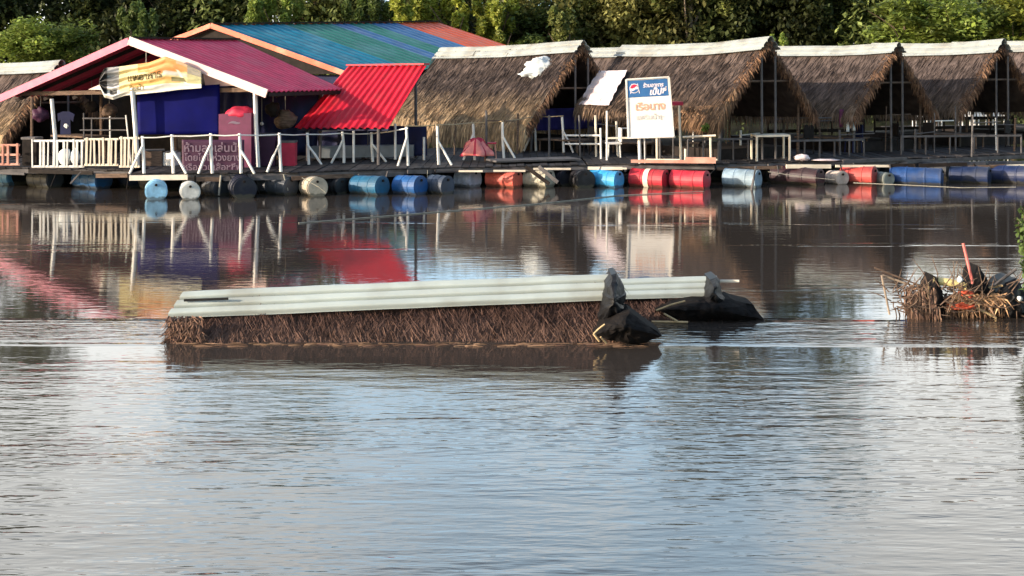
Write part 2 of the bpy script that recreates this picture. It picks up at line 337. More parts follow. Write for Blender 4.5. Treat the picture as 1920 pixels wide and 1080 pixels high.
DECK = .60
def hut(Lp, Rp, w, eave_zL, eave_zR, label, n=3000, base=BR, tip=TIP, hang=.35, tipfrom=.55, posts=True, deckz=DECK, cap=.42, capm=None, rag=.12, gposts=True):
    """open-sided thatched hut; Lp, Rp are the ridge ends"""
    global SAG
    SAG = random.uniform(.02, .10)
    root = empty('thatched_hut', ((Lp.x+Rp.x)/2, (Lp.y+Rp.y)/2, deckz), label, 'hut', 'thatched huts on the rafts')
    d = Rp-Lp; d.z = 0; d.normalize(); u = V(-d.y, d.x, 0)                 # u points away from the camera
    slope = (Rp.z-eave_zR)/w
    for sgn in (-1, 1):
        mb = MB(); a, b = Lp, Rp
        dd = V(a.x, a.y, eave_zL)+u*w*sgn; cc = V(b.x, b.y, eave_zR)+u*w*sgn
        thatch_slope(mb, a, b, cc, dd, n if sgn < 0 else n//3, base, tip, hang, tipfrom=tipfrom, rag=rag)
        mb.build('thatch_slope', M['thatch'], root)
    mb = MB()                                                             # ragged edge along the gable
    for i in range(1500):
        sg = random.choice((-1, -1, 1)); t = random.random()**.8; e0 = V(Rp.x, Rp.y, eave_zR)+u*w*sg
        p = lerp(Rp, e0, t)+d*random.uniform(-.25, .06)+V(0, 0, random.uniform(-.12, .03)); l = random.uniform(.12, .42)*(.6+.6*t)
        e = p+d*random.uniform(-.02, .16)-u*sg*random.uniform(0, .12)+V(0, 0, -l)
        mb.strand(p, (p+e)/2+d*.04, e, .03, thatch_col((.09, .052, .036), (.23, .13, .075), random.random()**1.5, .35))
    mb.build('gable_fringe', M['thatch'], root)
    ridge_cap(root, Lp, Rp, -u, u, cap, cap*slope*.92, capm, lift=.10)
    if posts:
        f0, f1 = Lp+d*.6, Rp-d*.5; zf = deckz+.32; k = u*w*.72
        q0 = [V(p_.x, p_.y, 0) for p_ in (f0-k, f1-k, f1+k, f0+k)]
        mb = MB(); mb.hexa([p_+V(0, 0, deckz+.002) for p_ in q0], [p_+V(0, 0, zf) for p_ in q0]); mb.build('dark_fill_floor', M['dark'], root)  # dark raised block, added to darken the space under the roof
        for q in (Lp+d*.45, (Lp+Rp)/2, Rp-d*.35):
            for sgn in (-1, 1):
                p = q+u*w*.78*sgn; zt = lerp(q.z, eave_zR, .78)-.08
                mb = MB(); mb.tube([(p.x, p.y, deckz), (p.x+.03, p.y, zt)], .042, 6); mb.build('post', M['greywood' if sgn < 0 else 'brown'], root)
        if gposts:
            for k, hgt in ((-.3, 1), (.28, .8)):
                p = Rp+d*.05+u*k; mb = MB(); mb.tube([(p.x, p.y, deckz), (p.x-.02, p.y, Rp.z-.2-abs(k)*slope)], .036, 6); mb.build('post', M['greywood'], root)
        for q in (Lp+d*.45, Rp-d*.1):
            mb = MB(); z = lerp(q.z, eave_zR, .55)
            mb.tube([V(q.x, q.y, z)-u*w*.55, V(q.x, q.y, z)+u*w*.55], .035, 6); mb.build('tie_beam', M['brown'], root)
        for sgn in (-1, 1):
            for k in (0, .25, .5, .75, 1):
                q = lerp(Lp, Rp, k); mb = MB(); z1 = lerp(eave_zL, eave_zR, k)
                mb.tube([q-V(0, 0, .16), V(q.x, q.y, z1-.12)+u*w*sgn*.97], .03, 5); mb.build('rafter', M['brown'], root)
    return root, d, u

H1 = hut(P(830, 93, 49.3), P(1090, 80, 43.1), 2.45, 1.46, 1.42, 'big thatched hut with long golden straw fringe and a white bag on its roof', n=7500, tip=GOLD, hang=.85, tipfrom=.5, rag=.12)
H2 = hut(P(1172, 88, 44), P(1440, 74, 38.5), 2.13, 2.05, 1.92, 'thatched hut behind the white billboard, with a pale metal sheet on its roof', n=4200)
H3 = hut(P(1400, 88, 47.6), P(1680, 84, 42), 2.13, 1.95, 1.85, 'thatched hut next right of the one behind the billboard, plain brown roof', n=3000, cap=.38)
H4 = hut(P(1640, 84, 50.5), P(1878, 78, 45), 2.13, 1.95, 1.85, 'thatched hut second from the right edge of the photo, its dark gable near the edge', n=3000, cap=.46)
H5 = hut(P(1790, 82, 53.5), P(2060, 74, 48), 2.13, 1.95, 1.85, 'rightmost thatched hut, cut off by the right edge of the photo', n=1600)
H0 = hut(P(-90, 120, 46), P(112, 118, 41), 1.9, 1.2, 1.2, 'low thatched hut at the left edge behind the pink roof', n=3000, tip=GOLD, hang=.55, tipfrom=.4, cap=.36)
H6 = hut(P(1060, 92, 55), P(1250, 88, 51), 2.1, 2.0, 1.9, 'thatched hut mostly hidden between the bag roof and the billboard roof, with bluish ridge', n=900)

# ragged lower right corner of the billboard hut's thatch
root2, d2, u2 = H2
Rp2 = P(1440, 74, 38.5); ce = V(Rp2.x, Rp2.y, 1.92)-u2*2.13
mb = MB(); upv = (Rp2-ce).normalized()
for i in range(3400):
    t = random.random()**1.4; p = ce-d2*t*1.7+d2*.08+upv*random.uniform(0, .42)*(1-t*.4)+V(0, -.05, .05)
    if i % 5 == 0: p = lerp(ce, Rp2, random.random()**2*.35)+V(0, -.03, .02)
    l = random.uniform(.3, .75)*(1-t*.3); e = p-upv*l*.6+V(random.uniform(-.14, .2), random.uniform(-.14, .02), -l*.6)
    mb.strand(p, (p+e)/2+V(0, -.06, .05), e, .03, thatch_col((.11, .065, .042), (.34, .20, .11), random.random()**1.3, .35))
mb.build('loose_thatch', M['thatch'], root2)
# pale metal sheet on that hut's roof
mb = MB()
def on_slope(x, y, Rr_, u_, w_, ez, d_, off):
    a = V(Rr_.x, Rr_.y, Rr_.z); e_ = V(Rr_.x, Rr_.y, ez)-u_*w_; nn = d_.cross(e_-a).normalized(); nn = nn if nn.z > 0 else -nn
    o = V(0, 0, H); dr_ = P(x, y, 1)-o; t = (a+nn*off-o).dot(nn)/dr_.dot(nn); return o+dr_*t
dl2 = (Rp2-P(1172, 88, 44)).normalized()
q = [on_slope(x, y, Rp2, u2, 2.13, 1.92, dl2, .17) for x, y in ((1123, 133), (1176, 131), (1142, 197), (1084, 196))]
corr(mb, q[0], q[1], q[2], q[3], 4.5, .015, 8, 40, along='v', wob=.04)
mb.build('metal_patch', M['lightsheet'], root2, solid=.012)

# white bag on hut 1's roof
mb = MB(); bc = P(1012, 128, 43.6)
def blob(c, rx, ry, rz, k, seed, sq=1):
    def fn(u, v):
        th, ph = u*2*math.pi, v*math.pi; n = V(math.cos(th)*math.sin(ph), math.sin(th)*math.sin(ph), math.cos(ph))
        r = 1+k*fbm(n.x*1.7+seed, n.y*1.7, n.z*1.7); return c+V(n.x*rx*r, n.y*ry*r, n.z*rz*r*sq)
    return fn
mb.grid(blob(bc, .56, .25, .36, .34, 3), 44, 30); mb.grid(blob(bc+V(-.32, -.05, -.19), .36, .14, .09, .4, 9), 30, 18)
tag(mb.build('white_bag', M['bag'], smooth=True), 'crumpled white bag lying on the big hut\'s thatch', 'bag')

# ------------------------------------------------------------------ corrugated houses
# pink pavilion
A, Bf, Cb, Eb = P(245, 74, 36.3), P(503, 172, 35.0), P(645, 168, 38.6), P(446, 76, 40.2)
Lf = P(2, 182, 37.8); Lb = Lf+(Eb-A)
pk = empty('pavilion', (A.x, A.y, DECK), 'open pavilion with shallow pink metal roof and banner under its gable', 'pavilion')
mb = MB(); corr(mb, A, Eb, Cb, Bf, 17, .022, 136, 4); mb.build('roof_slope', M['pink'], pk, solid=.012)
mb = MB(); corr(mb, Eb, A, Lf, Lb, 17, .022, 136, 4); mb.build('roof_slope', M['pink'], pk, solid=.012)
dn = V(0, 0, -1); fw = V(-.03, -.06, 0)
mb = MB(); mb.beam(A+fw+V(0, 0, -.05), Lf+fw+V(0, 0, -.05), .05, .21); mb.build('fascia', M['pinkf'], pk)
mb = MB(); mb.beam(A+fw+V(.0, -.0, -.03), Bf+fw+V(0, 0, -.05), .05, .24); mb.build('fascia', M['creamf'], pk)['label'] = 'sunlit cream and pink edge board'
mb = MB(); mb.beam(A+V(0, 0, .05), Eb+V(0, 0, .05), .22, .05); mb.build('ridge_cap', M['dark'], pk)
mb = MB(); mb.beam(Bf+V(0, 0, -.08), Cb+V(0, 0, -.08), .05, .1); mb.build('eave_board', M['dark'], pk)
for (x, y0, D, w) in ((101, 192, 36.2, .055), (252, 172, 35.6, .065), (478, 168, 35.3, .06)):
    mb = MB(); p = P(x, y0, D); mb.tube([p+V(-.06 if x < 300 else 0, 0, .1), lerp(p, G(x+4, D, DECK), .5)+V(0, 0, 0), G(x+6, D, DECK)], w, 8); mb.build('post', M['white'], pk)
for (x, D) in ((60, 39.5), (190, 40), (330, 39.5), (430, 39), (520, 38.2), (600, 38.6)):
    mb = MB(); mb.tube([G(x, D, DECK), G(x, D, 2.75)], .05, 6); mb.build('post', M['brown'], pk)
for k in (.12, .35, .6, .85):
    q = lerp(A, Eb, k); mb = MB()
    mb.beam(q+V(0, 0, -.12), lerp(Lf, Lb, k)+V(0, 0, -.12), .05, .1); mb.build('rafter', M['dark'], pk)
    mb = MB(); mb.beam(q+V(0, 0, -.12), lerp(Bf, Cb, k)+V(0, 0, -.12), .05, .1); mb.build('rafter', M['dark'], pk)
mb = MB(); mb.poly([P(170, 178, 38.6), P(30, 180, 39.5), P(245, 90, 39.4), P(470, 165, 38.2)], 0)
mb = MB(); mb.beam(P(30, 176, 38), P(480, 168, 35.5), .08, .12); mb.build('tie_beam', M['brown'], pk)
mb = MB(); b0, b1, b2, b3 = P(378, 118, 36.0), P(385, 162, 35.95), P(462, 160, 35.6), P(458, 152, 35.6)
mb.hexa([b0, b1, b2, b3], [p+V(0, .03, 0) for p in (b0, b1, b2, b3)]); mb.build('gable_board', M['creamf'], pk)
mb = MB(); b0, b1, b2 = P(165, 168, 37.0), P(195, 155, 36.9), P(200, 168, 36.85)
mb.hexa([b0, b1, b2, b2+V(0, 0, -.01)], [p+V(0, .03, 0) for p in (b0, b1, b2, b2+V(0, 0, -.01))]); mb.build('gable_board', M['creamf'], pk)
# back wall of the pavilion
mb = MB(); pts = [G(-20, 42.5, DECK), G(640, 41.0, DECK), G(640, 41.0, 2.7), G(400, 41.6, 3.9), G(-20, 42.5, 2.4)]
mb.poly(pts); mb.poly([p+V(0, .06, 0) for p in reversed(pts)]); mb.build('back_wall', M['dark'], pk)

# many coloured roof
A2, B2, R2e = P(396, 47, 50.0), P(650, 138, 48.3), P(822, 42, 60.5)
C2 = B2+(R2e-A2); L2 = P(345, 70, 50.6)
hs = empty('house', (A2.x, A2.y, DECK), 'house with blue, green and orange striped metal roof behind the pink roof', 'house')
def cols(u, v):
    for lim, k in ((.27, 0), (.47, 1), (.55, 2), (.645, 1), (.78, 2), (1.1, 3)):
        if u < lim: return k
mb = MB(); n2 = (R2e-A2).cross(B2-A2).normalized(); n2 = n2 if n2.z > 0 else -n2
def rf(u, v):
    p = lerp(lerp(A2, R2e, u), lerp(B2, C2, u), v); k = math.sin(2*math.pi*30*u); return p+n2*.022*math.copysign(abs(k)**.6, k)
mb.grid(rf, 240, 4, cols); mb.build('roof_slope', [M['rblue'], M['rgreen'], M['rviolet'], M['rorange']], hs, solid=.012)
Lw = (B2-A2); L2f = V(A2.x-Lw.x, A2.y-Lw.y, B2.z)
mb = MB(); corr(mb, R2e, A2, L2f, L2f+(R2e-A2), 30, .022, 240, 2); mb.build('roof_slope', M['rorange'], hs, solid=.012)
mb = MB(); mb.beam(A2+V(0, -.05, -.02), B2+V(0, -.05, -.02), .05, .20); mb.build('fascia', M['orangef'], hs)
mb = MB(); mb.beam(A2+V(0, -.05, -.02), L2f+V(0, -.05, -.02), .05, .18); mb.build('fascia', M['orangef'], hs)
mb = MB(); mb.beam(A2+V(0, 0, .06), R2e+V(0, 0, .06), .25, .06); mb.build('ridge_cap', M['dark'], hs)
mb = MB(); wz = B2.z-.05
w1, w2, w3, w4 = V(A2.x-3.2, A2.y+1.2, 0), V(B2.x-.2, B2.y+.4, 0), V(C2.x-.3, C2.y-.3, 0), V(L2f.x+6, 61, 0)
for a, b in ((w1, w2), (w2, w3)):
    mb.hexa([V(a.x, a.y, DECK), V(b.x, b.y, DECK), V(b.x, b.y+.08, DECK), V(a.x, a.y+.08, DECK)], [V(a.x, a.y, wz), V(b.x, b.y, wz), V(b.x, b.y+.08, wz), V(a.x, a.y+.08, wz)])
mb.build('wall', M['navy'], hs)
gb = [A2+V(0, .12, -.16), L2f+V(1, .12, 0), B2+V(-.3, .12, -.02)]
mb = MB(); mb.poly(gb); mb.poly([p+V(0, .05, 0) for p in reversed(gb)]); mb.build('gable_board', M['dark'], hs)

# red lean-to roof
q = [P(654, 124, 39.6), P(800, 122, 37.9), P(728, 240, 35.9), P(552, 240, 37.6)]
rd = empty('lean_to_shelter', (q[2].x, q[2].y, DECK), 'bright red ribbed metal lean-to roof left of the big thatched hut', 'shelter')
mb = MB(); corr(mb, q[0], q[1], q[2], q[3], 13, .03, 130, 4); mb.build('roof_slope', M['redroof'], rd, solid=.012)
mb = MB(); mb.beam(q[0]+V(0, .02, .03), q[1]+V(0, .02, .03), .28, .05); mb.build('ridge_cap', M['redroof'], rd)
for p, t in ((q[3]+V(.35, .25, 0), .05), (q[2]+V(-.3, .25, 0), .05), (q[1]+V(-.4, 1.0, -.2), 0), (q[0]+V(.4, 1.0, -.2), 0)):
    mb = MB(); mb.tube([V(p.x, p.y, DECK), V(p.x, p.y, p.z-.03)], .045, 6); mb.build('post', M['greywood'], rd)
mb = MB(); mb.beam(q[3]+V(.1, .15, -.04), q[2]+V(0, .15, -.04), .06, .08); mb.build('eave_beam', M['navy'], rd)

# ------------------------------------------------------------------ decks
def deck(name, label, pts, z, th=.12, planks=.22, m='deck', edge=True, back=8, ang=None):
    """front edge polyline pts [(px,D)], extends back metres"""
    front = [G(x, D, z) for x, D in pts]
    root = empty(name, (front[0].x, front[0].y, 0), label, 'raft deck', 'plank decks of the floating rafts')
    mb = MB()
    for a, b in zip(front, front[1:]):
        n = max(1, int((b-a).length/planks)); d = (b-a)/n
        for i in range(n):
            p = a+d*i; q2 = a+d*(i+.94); hz = random.uniform(-.012, .012); col = (random.uniform(.6, 1.5),)*3; e0 = random.uniform(-.05, .06)
            s0, s1 = V(p.x, p.y-e0, z-.035+hz), V(q2.x, q2.y-e0, z-.035+hz)
            t0, t1 = s1+V(0, back, 0), s0+V(0, back, 0)
            mb.hexa([s0, s1, t0, t1], [k+V(0, 0, .035) for k in (s0, s1, t0, t1)], 0, col)
    mb.build('planks', M[m], root)
    if edge:
        for off, zz in ((.06, z-.10), (1.6, z-.12), (3.5, z-.12)):
            for a, b in zip(front, front[1:]):
                mb = MB(); mb.beam(V(a.x, a.y+off, zz), V(b.x, b.y+off, zz), .08, .11); mb.build('joist', M['greywood' if off < 1 else 'dark'], root)
    return root
dl = deck('raft_deck', 'dark plank deck of the left raft under the pink pavilion', [(-160, 35.6), (40, 35.2), (245, 34.4)], DECK, back=9)
dm = deck('raft_deck', 'long grey plank walkway deck in the middle carrying the leaning railing', [(246, 33.2), (560, 33.8), (850, 35.4), (1100, 36.3)], DECK, back=9)
dr = deck('raft_deck', 'plank deck under the billboard and the red float drums', [(1102, 36.4), (1340, 36.2)], DECK+.02, back=13)
de = deck('raft_deck', 'shaded plank deck of the thatched huts at the right', [(1342, 36.8), (1600, 38.0), (1980, 41.5)], DECK, back=9)
mb = MB(); mb.beam(G(243, 33.0, .50), G(352, 33.1, .51), .1, .13); mb.build('edge_board', M['cream'], dm)['label'] = 'short sunlit cream board'
mb = MB(); mb.beam(G(1183, 36.25, .70), G(1342, 36.0, .70), .06, .09); mb.beam(G(1285, 36.1, .78), G(1342, 36.0, .78), .05, .09); mb.build('edge_board', M['rustpink'], dr)
for x0, x1, D, z in ((1600, 1920, 37.9, .5), (1440, 1590, 37.2, .50), (1580, 1700, 37.6, .58)):
    mb = MB(); mb.beam(G(x0, D, z), G(x1, D+(x1-x0)*.009, z+.02), .05, .10); mb.build('edge_board', M['greywood'], de)
for x0, x1, D, z in ((860, 905, 35.2, .50), (925, 985, 35.2, .51), (1140, 1175, 35.9, .52), (1000, 1070, 35.5, .54)):
    mb = MB(); mb.beam(G(x0, D, z), G(x1, D, z), .05, .05); mb.build('edge_board', M['cream'], dm)
random.seed(77)
for rt, pts_ in ((dl, [(-60, 35.5), (40, 35.1), (243, 34.3)]), (dm, [(352, 33.2), (560, 33.7), (850, 35.3), (1100, 35.9)]), (dr, [(1102, 36.2), (1180, 36.1)]), (de, [(1344, 36.5), (1600, 37.0), (1940, 37.6)])):
    x = pts_[0][0]
    while x < pts_[-1][0]:
        x2 = min(x+random.uniform(50, 130), pts_[-1][0]); z1 = random.uniform(.43, .52); z2 = z1+random.uniform(-.03, .03)
        D1, D2 = itp(x, pts_)-.05, itp(x2, pts_)-.05; mb = MB(); mb.beam(G(x, D1, z1), G(x2-random.uniform(2, 9), D2, z2), .05, random.uniform(.06, .12))
        mb.build('edge_board', M[random.choice(('dark', 'dark', 'greywood', 'greywood', 'brown', 'cream'))], rt); x = x2
    for k in range(int((pts_[-1][0]-pts_[0][0])/70)):      # hanging ties and short props between the floats
        x = random.uniform(pts_[0][0], pts_[-1][0]); D1 = itp(x, pts_)-.07; mb = MB(); mb.tube([G(x, D1, .55), G(x+random.uniform(-25, 25), D1, random.uniform(.0, .25))], random.choice((.008, .02, .028)), 5)
        mb.build('tie', M[random.choice(('dark', 'rope', 'greywood'))], rt)
# raised plank platform in front of the hut 2
mb = MB(); mb.box(G(1000, 37.2, .68), 2.6, .9, .05, .35); mb.build('platform_step', M['greywood'], dm)

# ------------------------------------------------------------------ walkway railing
rail = empty('walkway_railing', G(660, 36, DECK), 'long white bamboo railing with slanted braces along the middle walkway', 'railing')
px = [(268, 255, 325, -25), (323, 252, 325, 26), (396, 250, 325, -24), (450, 250, 325, 27), (525, 249, 322, -24), (577, 249, 322, 26), (643, 247, 320, -22), (697, 248, 318, 27),
      (763, 238, 311, -17), (821, 236, 309, 26), (888, 232, 300, -19), (943, 229, 301, 25), (1003, 220, 283, -21), (1055, 219, 286, 20)]
def rD(x): return 33.5+(x-268)*(7.2/790)
tops = []
for x, y0, y1, br in px:
    D = rD(x); Dm = (DECK-H)*F/(HZ-y1); D = Dm if abs(Dm-D) < 2.5 else D
    b = G(x+2, D, DECK); t = P(x-1, y0, D); tops.append(t); jl = random.uniform(-.02, .02)
    mb = MB(); mb.tube([b, lerp(b, t, .5)+V(jl, 0, 0), t], [.043, .042, .038], 7); mb.build('post', M['white'], rail)
    f = G(x+br, D-.08, DECK+.0); s = lerp(b, t, .62 if br > 0 else .72)+V(0, -.05, 0)
    mb = MB(); mb.tube([f, lerp(f, s, .5)+V(jl, 0, .02), s], .034, 7); mb.build('brace', M['white'], rail)
for i, (a, b) in enumerate(zip(tops, tops[1:])):
    mb = MB(); o = V(0, -.045, -.04 if i < 8 else .03)
    mb.tube([a+o-(b-a)*.04, lerp(a, b, .5)+o+V(0, 0, -.02), b+o+(b-a)*.04], .018, 6); mb.build('top_rail', M['white' if i < 8 else 'bamboo'], rail)
for x, y0, y1, D in ((663, 233, 285, 36.8), (741, 232, 280, 37.5), (795, 257, 285, 38)):
    mb = MB(); mb.tube([P(x, y1, D)-V(0, 0, .3), P(x, y0, D)], .035, 6); tag(mb.build('wooden_stake', M['white']),
        {663: 'white stake standing behind the railing under the red roof', 741: 'white stake behind the railing at the red roof\'s right corner', 795: 'short white stake under the left edge of the big thatch fringe'}[x], 'stake')

# left railing with balusters
def baluster_rail(label, x0, x1, D0, D1, ytop, ybot, n, m, mid=False, irr=.25):
    t = empty('deck_railing', G((x0+x1)/2, (D0+D1)/2, DECK), label, 'railing')
    zt = lambda k: P(0, ytop, lerp(D0, D1, k)).z
    zb = lambda k: P(0, ybot, lerp(D0, D1, k)).z
    g = lambda k, z: G(lerp(x0, x1, k), lerp(D0, D1, k), z)
    for nm, zz in (('top_rail', zt), ('bottom_rail', zb)) + ((('middle_rail', lambda k: (zt(k)+zb(k))/2),) if mid else ()):
        mb = MB(); mb.beam(g(0, zz(0)), g(1, zz(1)), .05, .055); mb.build(nm, m, t)
    for i in range(n):
        k = (i+.5)/n+random.uniform(-irr, irr)/n; mb = MB(); jl = random.uniform(-.02, .02)
        mb.beam(g(k, zb(k)-.0)+V(0, -.03, 0), g(k, zt(k)+(.05 if i % 4 == 0 else 0))+V(jl, -.03, 0), random.choice((.035, .05, .06)), .03); mb.build('baluster', m, t)
    return t
baluster_rail('faded pink railing of three bars at the left edge', -30, 37, 35.4, 35.3, 272, 308, 5, M['rustpink'], True)
baluster_rail('cream railing with thin balusters in front of the white sacks', 60, 158, 35.1, 34.9, 264, 312, 11, M['white'], irr=.4)
baluster_rail('cream railing panel of close upright slats in the left raft\'s middle', 159, 222, 34.85, 34.7, 261, 309, 8, M['cream'])
baluster_rail('short cream railing panel beside the second white pillar', 224, 262, 34.5, 34.4, 259, 312, 5, M['cream'])
for x, y, lab in ((62, 262, 'a'), (155, 210, 'b'), (207, 220, 'c')):
    pass
# ------------------------------------------------------------------ cloths, banners, boxes
def cloth(name, label, cat, corners, m, fold=.04, freq=5, nu=24, nv=12, th=.01, group=None):
    a, b, c, d = corners; n = (b-a).cross(d-a).normalized()
    mb = MB(); mb.grid(lambda u, v: lerp(lerp(a, b, u), lerp(d, c, u), v)+n*(fold*math.sin(u*freq*2*math.pi+2*v)*(.3+v)+fold*.6*fbm(u*5, v*2, a.x)), nu, nv)
    return tag(mb.build(name, m, smooth=True, solid=th), label, cat, group)
cloth('blue_tarpaulin', 'deep blue tarpaulin hanging under the pink gable between white pillars', 'tarpaulin', [P(257, 168, 35.9), P(412, 158, 35.75), P(413, 252, 35.75), P(258, 252, 35.9)], M['bluetarp'], .015, 1)
cloth('navy_curtain', 'navy cloth hanging behind the plum box under the pink roof', 'curtain', [P(413, 160, 36.6), P(480, 165, 36.4), P(480, 300, 36.4), P(413, 300, 36.6)], M['navy'], .05, 3)
cloth('navy_curtain', 'dark navy curtain between the pink roof and the red roof', 'curtain', [P(484, 172, 37.4), P(600, 168, 38.6), P(596, 292, 38.6), P(484, 292, 37.4)], M['navy'], .06, 4)
cloth('navy_curtain', 'dark blue cloth hanging under the red lean-to roof', 'curtain', [P(585, 236, 39.0), P(800, 236, 38.6), P(800, 292, 38.6), P(585, 292, 39.0)], M['navy'], .06, 6)
cloth('blue_cloth', 'violet blue cloth hung across the gable opening of the big thatched hut', 'cloth', [P(985, 205, 44.6), P(1135, 200, 45.2), P(1130, 240, 45.2), P(985, 246, 44.6)], mat('violet_blue_cloth', (.035, .03, .19), .7, .3, .3, 3), .07, 5)
# no swimming banner
pb = empty('warning_banner', G(398, 34.3, DECK), 'dark purple banner with pale Thai writing tied behind the railing', 'banner')
c = [P(341, 262, 34.3), P(458, 262, 34.35), P(458, 324, 34.35), P(341, 324, 34.3)]
mb = MB(); mb.grid(lambda u, v: lerp(lerp(c[0], c[1], u), lerp(c[3], c[2], u), v)+V(0, .012*math.sin(u*9+v*3), 0), 24, 10); mb.build('cloth', M['purple'], pb, smooth=True, solid=.008)
def on_quad(c, w, h, off=V(0, -.015, 0)):
    def mk(cx, cy):
        return lambda x, y: lerp(lerp(c[0], c[1], (x+cx)/w), lerp(c[3], c[2], (x+cx)/w), 1-(y+cy)/h)+off
    return mk
mk = on_quad(c, 117, 62, V(0, -.03, 0))
for s, cy, sz in (('ห้ามลงเล่นน้ำ', 47, 21), ('โดยไม่มีห่วงยาง', 29, 17), ('หรือสวมเสื้อชูชีพ', 11, 17)):
    lettering(s, sz, mk(58, cy-1), M['lilac'], pb, bold=.25)
# small pole ends above banner
# yellow banner
yb = empty('hanging_banner', P(285, 180, 35.6), 'crumpled yellow and orange banner hanging askew under the pink gable', 'banner')
TOP = [(186, 150), (196, 128), (230, 124), (280, 117), (310, 106), (340, 116), (378, 134)]
BOT = [(186, 160), (196, 183), (212, 187), (235, 179), (300, 173), (340, 168), (378, 165)]
def bfn(u, v, off=0):
    x = 186+192*u; y = lerp(itp(x, TOP), itp(x, BOT), v)
    wr = (1-u)**2*.09*math.sin(v*26+u*5)+.02*fbm(u*6, v*5)+(.05*math.sin(u*7+v*2))
    return P(x, y, lerp(35.75, 35.35, u)+wr-off)
def bcol(u, v):
    s = fbm(u*7, v*5, 2)*.12
    c = (.66, .55, .28)
    if u < .2: k = .5+.5*math.sin(v*26+u*14); c = tuple(lerp(.10, .52, k) for _ in range(3))
    if u < .08: c = (.06, .055, .05)
    if .38 < u < .86 and v < .38+.1*math.sin(u*12): c = (.72, .30, .10) if v > .12 or u < .75 else (.62, .40, .25)
    if u > .62 and .38 < v < .52: c = (.52, .50, .42)
    if .3 < u < .8 and .55 < v < .8: c = (.70, .42, .14)
    if u > .86: c = (.45, .42, .22) if v > .35 else (.32, .28, .22)
    if v > .86 - .1*(u > .3): c = (.78, .74, .64)
    if .08 < u < .2 and v > .62: c = (.05, .05, .05) if (.105 < u < .175 and .70 < v < .87) else (.78, .76, .72)
    if abs(u-(.78+.18*(v-.4))) < .015 and v > .3: c = (.82, .76, .62)
    if .70 < u < .80+.18*(v-.4) and .56 < v < .72: c = (.20, .18, .08)
    return tuple(max(0, x*(1+s)) for x in c)
mb = MB(); mb.grid(bfn, 110, 40, 0, bcol); mb.build('cloth', M['banner'], yb, smooth=True, solid=.006)
def bt(cx, cy): return lambda x, y: bfn((x+cx)/192, 1-(y*1.0+cy)/56, .025)
lettering('แพอาหาร', 17, bt(84, 31), mat('banner_dark_ink', (.13, .09, .03), .5, .3, .05), yb, bold=.35)
lettering('ริมน้ำ', 13, bt(70, 12), mat('banner_olive_ink', (.22, .17, .05), .5, .3, .05), yb, bold=.3)
for x, y in ((274, 106),):
    mb = MB(); mb.tube([P(x, 98, 35.8), P(x, 122, 35.65)], .01, 5); mb.build('cord', M['rope'], yb)

# plum box with crimson cover
bx = empty('storage_box', G(440, 35.4, DECK), 'plum fabric covered box with crimson top beside the right white pillar', 'box')
mb = MB(); a, b = P(410, 214, 35.4), P(471, 212, 35.2)
mb.hexa([V(a.x, a.y, DECK), V(b.x, b.y, DECK), V(b.x, b.y+.6, DECK), V(a.x, a.y+.6, DECK)], [a, b, b+V(0, .6, 0), a+V(0, .6, 0)]); mb.build('body', M['plumbox'], bx)
mb = MB(); mb.grid(blob((a+b)/2+V(.12, .25, .0), .40, .3, .20, .2, 5), 24, 14); mb.build('cover', M['crimson'], bx, smooth=True)
mb = MB(); mb.grid(lambda u, v: P(427+26*u, 232-3*math.sin(u*5)-6*u+5*v*math.sin(math.pi*u), 35.30-.03), 12, 2); mb.build('printed_mark', M['lilac'], bx, solid=.004)

# white sacks on the left deck
for i, (x, w, lab) in enumerate(((122, .18, 'white ribbed sack standing behind the left cream railing'), (141, .11, 'small narrow white sack right of the larger one behind the railing'))):
    mb = MB(); p = G(x, 35.6, .86); mb.grid(blob(p, w, .15, .24, .15, i*4), 20, 14); tag(mb.build('sack', M['bag'], smooth=True), lab, 'sack')
def hang(name, label, cat, x, y, D, r_, m, zt):
    t = empty(name, P(x, y, D), label, cat); p = P(x, y, D)
    mb = MB(); mb.grid(blob(p, r_, r_*.8, r_*.9, .35, x), 20, 12); mb.build('body', M[m], t, smooth=True)
    mb = MB(); mb.tube([p+V(0, 0, r_*.7), V(p.x, p.y, zt)], .008, 5); mb.build('cord', M['rope'], t)
hang('hanging_basket', 'dark round basket hanging under the banner left of the white pillar', 'basket', 205, 208, 38.4, .24, 'brown', 3.1)
hang('hanging_basket', 'dark basket hanging just right of the leftmost white pillar', 'basket', 172, 200, 38.8, .20, 'dark', 3.0)
hang('hanging_bag', 'plum cloth bundle hanging at the left end of the pink pavilion', 'bag', 76, 215, 38.0, .24, 'purple', 2.8)
hang('hanging_bag', 'dark bundle hanging between the right pillar and the navy curtain', 'bag', 512, 205, 37.0, .22, 'dark', 2.7)
hang('hanging_bag', 'big dark bundle hanging under the pink eave near the red roof', 'bag', 535, 225, 37.2, .30, 'brown', 2.7)
hang('hanging_lamp', 'small white lamp hanging right of the tall white pillar', 'lamp', 491, 232, 36.8, .05, 'white', 2.7)
tb = empty('metal_rack', G(195, 36.4, DECK), 'thin white metal rack standing behind the cream slat railing', 'rack')
for a, b in ((P(157, 212, 36.4), G(158, 36.4, DECK)), (P(206, 218, 36.3), G(207, 36.3, DECK)), (P(155, 222, 36.4), P(235, 222, 36.2)), (P(150, 244, 36.4), P(240, 244, 36.2)), (P(236, 216, 36.2), G(246, 36.1, DECK)), (P(172, 222, 36.8), G(172, 36.8, DECK))):
    mb = MB(); mb.tube([a, b], .022, 6); mb.build('bar', M['white'] if a.y < 36.35 else M['greywood'], tb)
hs2 = empty('hanging_shirt', P(122, 235, 37.5), 'violet blue shirt with a white spot hanging behind the leftmost white pillar', 'shirt')
